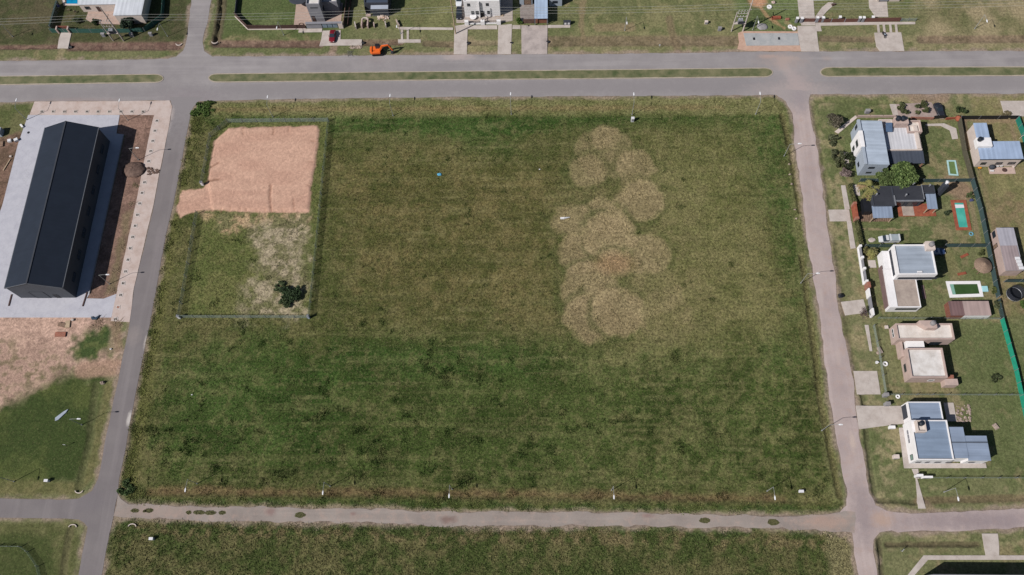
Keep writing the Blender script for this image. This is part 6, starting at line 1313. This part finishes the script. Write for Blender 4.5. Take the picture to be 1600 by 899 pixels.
for k, (px, py, r_, hh, lb_, c1, c2) in enumerate([(1298,222,1.5,1.8,'grey-green shrub on the verge, northernmost of the row',T(94,98,72),T(72,78,54)),(1308,246,1.7,2.0,'grey-green shrub on the verge, second of the row',T(92,96,70),T(68,74,50)),(1325,248,1.1,1.9,'dark shrub against the pale blue house lawn, upper',T(60,68,44),T(40,48,32)),(1324,262,1.0,1.7,'dark shrub against the pale blue house lawn, lower',T(56,62,44),T(38,44,32)),(1312,260,1.3,1.6,'olive shrub on the verge, southernmost of the row',T(92,94,66),T(66,72,46)),
        (1409,172,1.6,1.6,'olive shrub on the paved stand, left of the pair',T(94,98,66),T(66,74,46)),(1438,171,1.7,1.7,'olive shrub on the paved stand, right of the pair',T(92,96,64),T(64,72,44)),(1499,175,1.0,1.6,'small dark shrub on the verge right of the black car',T(66,80,48),T(48,60,36)),(1352,392,1.2,1.4,'yellowish garden shrub behind the white wall, left',T(124,118,78),T(86,88,54)),(1366,396,1.3,1.5,'yellowish garden shrub behind the white wall, right',T(134,128,88),T(90,92,58)),
        (1478,334,.6,1.2,'thin dark sapling between the terrace and the turquoise pool',T(70,82,56),T(54,64,44)),(1514,306,.8,1.0,'small shrub by the dark netting fence, upper',T(90,100,62),T(70,80,50)),(1531,396,.7,1.0,'small shrub by the dark netting fence, lower',T(92,98,60),T(72,78,48)),(1552,456,.9,1.3,'overgrown olive shrub on the fence west of the trampoline',T(90,98,56),T(64,72,42)),(1556,478,.9,1.3,'tangled shrub on the fence by the outbuilding',T(84,90,62),T(60,66,46)),
        (1556,592,1.0,.7,'low dark weed clump on the cream house lawn',T(72,80,52),T(58,66,42)),(1598,478,.9,.9,'bright green bush at the right edge below the trampoline',T(84,106,52),T(64,86,40)),
        (1573,181,1.2,.7,'dusty bush on the rubble driveway at the right edge',T(122,112,88),T(98,92,70)),(122,33,1.1,1.2,'pale garden shrub behind the green fence, top left',T(100,110,84),T(76,86,60)),(149,36,1.0,1.2,'dark garden shrub behind the green fence, top left',T(60,76,46),T(44,58,34)),
        (812,35,.8,1.1,'round green bush beside the rusty gates',T(98,124,58),T(76,100,44))]):
    bush(px, py, hh, r_, lb_, c1, c2, seed=20+k)
tree(205, 44, 3.6, 2.2, 'dark evergreen tree in front of the white-roofed house', T(66,82,62), T(44,58,46), 16, 260, .15, .6, 31)
bush(455, 462, 1.5, 2.3, 'large dark green bush in the fenced lot', T(66,84,54), T(44,60,38), 26, 190, .14, 41)
bush(437, 448, 1.1, 1.5, 'lighter straggly bush beside the large dark one', T(92,104,72), T(70,84,54), 8, 90, .12, 42)
bush(446, 476, 1.0, 1.5, 'low straggly bush below the large dark one', T(82,94,62), T(58,72,44), 8, 120, .12, 43)
bush(313, 170, .55, 2.4, 'rank green bush at the street corner of the big field', T(96,118,60), T(72,94,44), 12, 120, .16, 44)
bush(325, 167, .5, 1.8, 'low green bush right of the rank corner bush', T(98,118,64), T(74,94,48), 8, 80, .15, 45)
bush(198, 762, .5, 1.9, 'dark green bush at the south-west corner of the big field', T(84,102,62), T(60,80,46), 9, 90, .15, 46)
# palm
def palm(px, py, h, r, label, dead=.45, seed=3):
    x, y = P(px, py); t = thing('palm_tree', label, 'palm', (x, y, 0)); R = random.Random(seed)
    MB().cyl(x, y, -.1, h, .22, .16, n=9).build('trunk', M['bark'], t)
    for grp, mm in (('frond', mat('palm_green', T(150,146,88), col2=T(116,116,66), scale=2)), ('dry_frond', mat('palm_dry', T(172,146,108), col2=T(132,112,84), scale=2))):
        for k in range(17):
            a = R.uniform(0, 2*PI); 
            if grp == 'dry_frond': a = R.uniform(PI*.75, PI*1.9)
            l = r*R.uniform(.75, 1.05); b = MB(); c, s = math.cos(a), math.sin(a); dz = .5 if grp == 'frond' else -.2; prev = None
            for j in range(7):
                u = j/6; p = Vector((x+c*l*u, y+s*l*u, h+dz*math.sin(u*PI)*1.2-(.9 if grp == 'frond' else 1.4)*u*u)); 
                if prev is not None: b.tube(prev, p, .03, .02, 4)
                if j > 1:
                    for sd in (-1, 1):
                        for mth in (0, .5):
                            q = p+Vector((-c*l*.14*mth, -s*l*.14*mth, 0)); e = q+Vector((-s*sd*.50+c*.28, c*sd*.50+s*.28, -.12)); w = Vector((c, s, 0))*.10
                            b.add([q-w, q+w, e], [(0, 1, 2)])
                prev = p
            b.build(grp, mm, t, fix=False)
palm(1353, 304, 3.4, 2.9, 'stout palm with dry brown lower fronds beside the black-roofed house')
palm(1359, 398, 1.0, 1.1, 'small spiky palm behind the white garden wall', seed=6)
# ================================================================== SMALL THINGS
def litter(px, py, r, hgt, m, label, cat='litter', seed=1, name='litter'):
    x, y = P(px, py); b = MB(); b.blob((x, y, hgt*.4), (r, r*.7, hgt*.6), 9, 5, .3, seed); tag(b.build(name, m), label, cat)
litter(686.5, 273, .55, .3, mat('blue_litter', T(96,176,214), var=.1), 'crumpled light blue plastic sheet on the big field', seed=3)
x, y = P(883, 341.5); b = MB(); b.loft([[(x-1.2,y-.25,.05),(x-1.2,y+.2,.05),(x-1.2,y+.15,.4),(x-1.2,y-.2,.4)],[(x-.3,y-.3,.05),(x-.3,y+.25,.05),(x-.3,y+.15,.5),(x-.3,y-.2,.5)],[(x+1.2,y+.2,.05),(x+1.2,y+.35,.05),(x+1.2,y+.32,.2),(x+1.2,y+.22,.2)]]); tag(b.build('plastic_sack', M['plastic'], bevel=.05), 'long white wrapped bundle lying on the dry circles', 'bundle')
x, y = P(96.5, 648); c, s = math.cos(.75), math.sin(.75); b = MB()
b.prism([(x+c*u-s*v, y+s*u+c*v) for u, v in ((-1.9,-.35),(-1.2,-.6),(1.0,-.35),(1.9,0),(.8,.25),(-1.5,.3))], -.02, .22); tag(b.build('broken_board', M['greyblue'], bevel=.03), 'pale torn board lying on the dark lawn south of the warehouse', 'board')
for k, (px, py, w, d, m, lb_) in enumerate([(88,206,.9,.9,0,0)][:0]): pass
def crate(px, py, w, d, h, m, label, cat='debris', ang=0.0, name='debris_piece'):
    x, y = P(px, py); c, s = math.cos(ang), math.sin(ang); b = MB(); b.prism([(x+c*i*w/2-s*j*d/2, y+s*i*w/2+c*j*d/2) for i, j in ((-1,-1),(1,-1),(1,1),(-1,1))], -.05, h); tag(b.build(name, m, bevel=.03), label, cat)
crate(16, 221, .9, .8, .6, M['plastic'], 'white box with blue lid in the soil by the yard, left', ang=.2, name='plastic_box'); crate(26.5, 220, 1.0, .8, .7, M['plastic'], 'white box beside the concrete yard edge, right', ang=.5, name='plastic_box'); crate(35, 198, 1.2, .5, .5, M['white'], 'white scrap panel by the north-west corner of the yard', ang=-.8, name='scrap_panel')
crate(1, 209, 1.6, 2.0, 1.6, M['greyblue'], 'pale shed corner at the left edge among the weeds', 'shed', name='small_shed')
crate(11, 258, .25, 3.6, .2, M['timber'], 'long timber plank lying on the soil by the yard', 'plank', -.3, name='timber_plank'); crate(2, 226, 1.2, 1.6, .3, M['wood'], 'stack of old boards at the left edge', ang=.2, name='board_stack'); crate(17, 245, .6, .4, .3, M['cream'], 'small pale stone block near the plank', name='stone_block')
crate(97, 508, 1.8, 1.0, .3, M['wood'], 'wooden pallet on the bare soil south of the yard, left', 'pallet', -.2, name='wooden_pallet'); crate(106, 507, 1.2, 1.8, .25, M['timber'], 'wooden pallet on the bare soil south of the yard, right', 'pallet', .1, name='wooden_pallet'); crate(114, 500.5, .6, .5, .4, M['concrete'], 'small concrete block at the yard edge', name='stone_block'); crate(95, 523, 2.6, 1.2, .3, M['brick'], 'scattered brick heap on the bare soil', name='brick_heap')
# dark tarpaulin bundle and branches by the yard
x, y = P(150, 497); b = MB(); b.prism([(x-1.1,y+.3),(x-.2,y-.1),(x+1.0,y+.7),(x+.4,y-.5),(x-.9,y-.5)], 0, .4); tag(b.build('tarpaulin', mat('blue_tarp', T(52,72,92), var=.1), bevel=.04), 'dark blue crumpled tarpaulin on the yard edge', 'tarpaulin')
def branches(px, py, r, n, label, m, seed=1):
    x, y = P(px, py); R = random.Random(seed); b = MB()
    for k in range(n):
        a = R.uniform(0, 2*PI); x0 = x+R.uniform(-r,r)*.6; y0 = y+R.uniform(-r,r)*.6; l = R.uniform(.4,1.0)*r; b.tube((x0, y0, .08), (x0+l*math.cos(a), y0+l*math.sin(a), R.uniform(.05,.35)), .035, .015, 4)
    tag(b.build('branch_pile', m, fix=False), label, 'branches')
tw_ = mat('dry_twig', T(176,152,128), col2=T(128,108,90), scale=3)
branches(153, 506, 1.8, 60, 'pile of dry branches below the blue tarpaulin', tw_, 1); branches(184, 505, 1.5, 36, 'dry branches beside the street south of the pavement', tw_, 2); branches(180, 424, 1.2, 26, 'dry twigs on bare soil east of the warehouse, lower', tw_, 3); branches(174, 457, 1.2, 30, 'dry twigs by the southern corner of the soil strip', tw_, 4); branches(191, 387, 1.0, 24, 'dry twigs on bare soil east of the warehouse, middle', tw_, 5); branches(212, 290, 1.2, 30, 'dry weeds just south of the soil heap', mat('dry_green_twig', T(120,112,82), scale=3), 6); branches(206, 320, 1.2, 26, 'dry twigs on bare soil east of the warehouse, upper', tw_, 7)
# rock / stump on the left verge
litter(160.5, 599, .55, .7, M['rubble'], 'pale stone lump on the verge of the left street', 'stone', 5, 'stone_lump'); litter(196.5,  553, .3, .3, M['plastic'], 'small white litter by the path mouth', 'litter', 6) if False else None
litter(173.5, 546, .3, .3, M['plastic'], 'small white litter at the corner of the green patch', seed=7); litter(300, 617, .2, .15, M['plastic'], 'tiny white litter at the west edge of the field', seed=8); litter(843, 265, .2, .15, M['plastic'], 'tiny white litter right of the blue sheet', seed=9)
litter(1313, 463, .75, .8, M['black'], 'round black rubbish bag beside the worn driveway slab', 'rubbish bag', 10, 'rubbish_bag'); litter(1362, 375.5, .9, .2, M['concrete'], 'pale ring of garden stones by the hedge', 'stones', 11, 'stone_ring')
# tyre swings / white reels on the north lot
def ringo(px, py, r, tube, m, label, cat, name, z=.15):
    x, y = P(px, py); b = MB(); pts = [(x+r*math.cos(a), y+r*math.sin(a), z) for a in np.linspace(0, 2*PI, 21)]; b.path(pts, tube, 7); tag(b.build(name, m), label, cat)
ringo(1202, 11.5, .45, .28, M['white'], 'white concrete ring on the lawn above the fresh slab', 'concrete ring', 'concrete_ring'); ringo(1234.5, 42.5, .42, .25, M['white'], 'white concrete ring beside the wide driveway, left', 'concrete ring', 'concrete_ring'); ringo(1240.5, 45.5, .42, .25, M['white'], 'white concrete ring beside the wide driveway, right', 'concrete ring', 'concrete_ring')
ringo(470.5, 39.5, .6, .12, M['wood'], 'round fire ring on the forecourt corner', 'fire ring', 'fire_ring'); ringo(1402.5, 620, .35, .18, M['white'], 'white concrete ring north of the pale driveway', 'concrete ring', 'concrete_ring'); ringo(1383, 569, .42, .2, M['white'], 'white concrete ring on the cream house lawn', 'concrete ring', 'concrete_ring')
litter(1208, 5, .6, .7, M['pink'], 'heap of pink bricks beside the white ring', 'bricks', 12, 'brick_heap'); crate(1212.5, 29, 2.4, .8, .6, M['terracotta'], 'orange brick stack on the north lot', 'bricks', .05, 'brick_stack'); crate(1230, 31, 1.0, .6, .4, M['brick'], 'small brick stack left of the grey pillars', 'bricks', .1, 'brick_stack')
x, y = P(1191, 42); b = MB().blob((x, y, 0), (1.5, 1.1, .35), 16, 5, .1, 2, flat=True); tag(b.build('gravel_heap', M['concgrey'], smooth=True), 'low grey gravel heap above the fresh slab', 'gravel')
litter(1372.5, 552, .55, .4, M['rubble'], 'long pale stone on the cream house lawn', 'stone', 13, 'stone_lump'); crate(1374, 548, .7, 1.6, .5, M['concroof'], 'weathered slab piece lying beside the white ring', ang=.35)
litter(1370, 567, .45, .7, M['plastic'], 'white sack next to the ring on the cream house lawn', 'sack', 14, 'sack'); crate(1555, 667, .9, 1.3, .4, M['rubble'], 'pale rock on the lawn east of the blue-roofed house', ang=.5, name='stone_block')
x, y = P(1500, 650); b = MB(); R = random.Random(5)
for k in range(46):
    w = P(1495+R.uniform(0,21), 634+R.uniform(0,25)); s = R.uniform(.1,.4); b.blob((w[0], w[1], .05), (s, s, s*.5), 6, 3, .3, k, flat=True)
tag(b.build('rubble_scatter', M['rubble']), 'scattered pale rubble beside the back patio', 'rubble', kind='stuff')
b = MB()
for k in range(30):
    w = P(552+R.uniform(-6,14), 72+R.uniform(0,4)); s = R.uniform(.12,.4); b.blob((w[0], w[1], .05), (s, s, s*.6), 6, 3, .3, k, flat=True)
tag(b.build('rubble_scatter', M['rubble']), 'pale stones below the culvert slab near the red car', 'rubble', kind='stuff')
branches(547, 84, 1.2, 30, 'tangle of scrap wire and sticks at the avenue edge', mat('scrap_grey', T(120,120,116), var=.2), 9)
# seats, loungers, toys
for k, (px, py, an, lb_) in enumerate([(1506,400.5,.45,'reddish wooden sun lounger on the pool lawn, upper'),(1502,428.5,.2,'reddish wooden sun lounger on the pool lawn, lower')]):
    x, y = P(px, py); t = thing('sun_lounger', lb_, 'sun lounger', (x, y, 0), 'wooden sun loungers'); c, s = math.cos(an), math.sin(an)
    for j in range(8): u = -.95+j*.27; MB().beam((x+c*u-s*-.33, y+s*u+c*-.33, .3), (x+c*u-s*.33, y+s*u+c*.33, .3), .2, .05).build('slat', M['terracotta'], t)
    for u in (-.85, .85):
        for v in (-.28, .28): MB().cyl(x+c*u-s*v, y+s*u+c*v, 0, .28, .035, n=6).build('leg', M['terracotta'], t)
def table_set(px, py, label, m, r=.6, chairs=4, name='garden_table'):
    x, y = P(px, py); t = thing(name, label, 'table', (x, y, 0)); MB().cyl(x, y, .7, .75, r, n=18).build('table_top', m, t); MB().cyl(x, y, 0, .7, .07, n=8).build('stem', m, t)
    return x, y
def chair(x, y, ang, m, label, name='garden_chair'):
    t = thing(name, label, 'chair', (x, y, 0)); c, s = math.cos(ang), math.sin(ang)
    rot = lambda pts: [(x+c*u-s*v, y+s*u+c*v) for u, v in pts]
    MB().prism(rot([(-.25,-.25),(.25,-.25),(.25,.25),(-.25,.25)]), .4, .46).build('seat', m, t); MB().prism(rot([(-.28,-.25),(-.22,-.25),(-.22,.25),(-.28,.25)]), .46, .95).build('backrest', m, t)
    for u in (-.22, .22):
        for v in (-.22, .22): p = rot([(u, v)])[0]; MB().cyl(p[0], p[1], 0, .4, .025, n=5).build('leg', m, t)
x, y = table_set(1567, 268, 'round brown table on the pink patio', M['darkwood'], .55)
x, y = P(1557, 261); chair(x, y, PI/2, M['plastic'], 'white plastic chair on the pink patio, left of the table'); x, y = P(1563, 260.5); chair(x, y, PI/2, M['plastic'], 'white plastic chair by the wall of the pink patio, centre'); x, y = P(1582, 262); chair(x, y, 2.4, M['cream'], 'cream chair at the east end of the pink patio')
x, y = P(1547.5, 264); t = thing('garden_swing', 'dark round-backed garden seat with white cushion on the pink patio', 'seat', (x, y, 0)); MB().blob((x, y, .9), (.75, .6, .7), 14, 7, .03, 3).build('shell', M['dgrey'], t, smooth=True); MB().box(x-.4, y-1.0, .35, x+.5, y-.6, .5).build('cushion', M['plastic'], t, bevel=.05)
x, y = P(1530, 263.5); t = thing('ride_on_toy', 'orange toy tractor on the grass west of the pink patio', 'toy', (x, y, 0)); MB().box(x-.4, y-.2, .15, x+.4, y+.2, .45).build('body', mat('toy_orange', T(222,150,40), var=.05), t, bevel=.06)
for u in (-.3, .3):
    for v in (-.24, .24): MB().tube((x+u, y+v-.04, .15), (x+u, y+v+.04, .15), .15, n=10).build('wheel', M['tyre'], t)
x, y = P(1517, 366); ringo(1517, 366, .42, .14, mat('blue_toy', T(110,168,190), var=.1), 'small light blue hoop below the turquoise pool', 'toy', 'pool_toy'); litter(1517.5, 313.5, .5, .5, mat('navy_cloth', T(66,70,110), var=.1), 'dark blue bundle by the netting fence above the pool', 'bundle', 15, 'bundle')
litter(100, 0, .1, .1, M['white'], 'x') if False else None
x, y = P(94, 13.5); t = thing('garden_umbrella', 'dark blue folded umbrella below the top left pool', 'umbrella', (x, y, 0)); MB().cyl(x, y, 0, 2.0, .04, n=6).build('pole', M['steel'], t); MB().cyl(x, y, .9, 1.9, .45, .05, n=10).build('cloth', mat('navy_cloth', T(66,70,110)), t)
chair(*P(108, 17), 2.0, M['timber'], 'pale timber garden chair below the top left pool'); chair(*P(119, 20), .4, M['timber'], 'pale timber garden chair right of the other, top left garden')
table_set(164, 8, 'white garden table on the beige patio', M['white'], .5); x, y = P(162, 13); crate(162, 13, 1.6, 1.6, .06, M['darkwood'], 'dark square rug on the beige patio', 'rug', -.6, 'rug')
x, y = table_set(739.5, 29, 'white oval table on the duplex forecourt', M['white'], .95); crate(780, 25, 2.4, .5, .3, M['timber'], 'pale timber stack on the duplex forecourt', 'timber', 0, 'timber_stack')
crate(1302, 8, 1.0, .6, .5, M['darkwood'], 'dark bench on the path below the top edge house', 'bench', .3, 'garden_bench')
# bins and flat items on F's lawn, gate stub, goal frame
x, y = P(1489, 768) if False else P(1475, 769)
litter(826, 41, .25, .3, M['black'], 'small dark dog-like bag on the stained driveway', 'bag', 16, 'bag')
# stepping stones at lower right verge etc.
for k, (px, py) in enumerate([(1233,257),(1234,273),(1237,288),(1242,328),(1244,342)]):
    litter(px, py, .3, .3, M['rubble'], '%s pale stone from the north in the ditch beside the gravel street' % ORD[k], 'stone', 40+k, 'ditch_stone')
# ================================================================== SKY, SUN, CAMERA
az = math.radians(29.8); el = math.radians(43.5)
w = bpy.data.worlds.new('World'); S.world = w; w.use_nodes = True; nt = w.node_tree; bg = nt.nodes['Background']
sky = nt.nodes.new('ShaderNodeTexSky'); sky.sky_type = 'NISHITA'; sky.sun_disc = False; sky.sun_elevation = el; sky.sun_rotation = math.atan2(-math.cos(az), -math.sin(az)) % (2*PI)
nt.links.new(sky.outputs[0], bg.inputs[0]); bg.inputs[1].default_value = .05
sd = bpy.data.lights.new('sun', 'SUN'); sd.energy = 5.0; sd.angle = math.radians(.5); sd.color = (1, .955, .9); so = bpy.data.objects.new('sun', sd); C.objects.link(so)
d = Vector((math.cos(az)*math.cos(el), math.sin(az)*math.cos(el), -math.sin(el))); so.rotation_euler = d.to_track_quat('-Z', 'Y').to_euler(); so.location = (-100, 0, 150)
cd = bpy.data.cameras.new('camera'); co_ = bpy.data.objects.new('camera', cd); C.objects.link(co_)
cd.sensor_width = 36; cd.lens = 36*F/1600; cd.clip_end = 5000; cd.clip_start = 1
Rm = Matrix(((RW[0][0], -RW[0][1], -RW[0][2]), (RW[1][0], -RW[1][1], -RW[1][2]), (RW[2][0], -RW[2][1], -RW[2][2]))).to_4x4(); Rm.translation = Vector((0, 0, HC)); co_.matrix_world = Rm
S.camera = co_
S.render.engine = 'CYCLES'; S.render.resolution_x = 1024; S.render.resolution_y = 575
S.view_settings.view_transform = 'Standard'; S.view_settings.look = 'None'; S.view_settings.exposure = .22; S.view_settings.gamma = 1
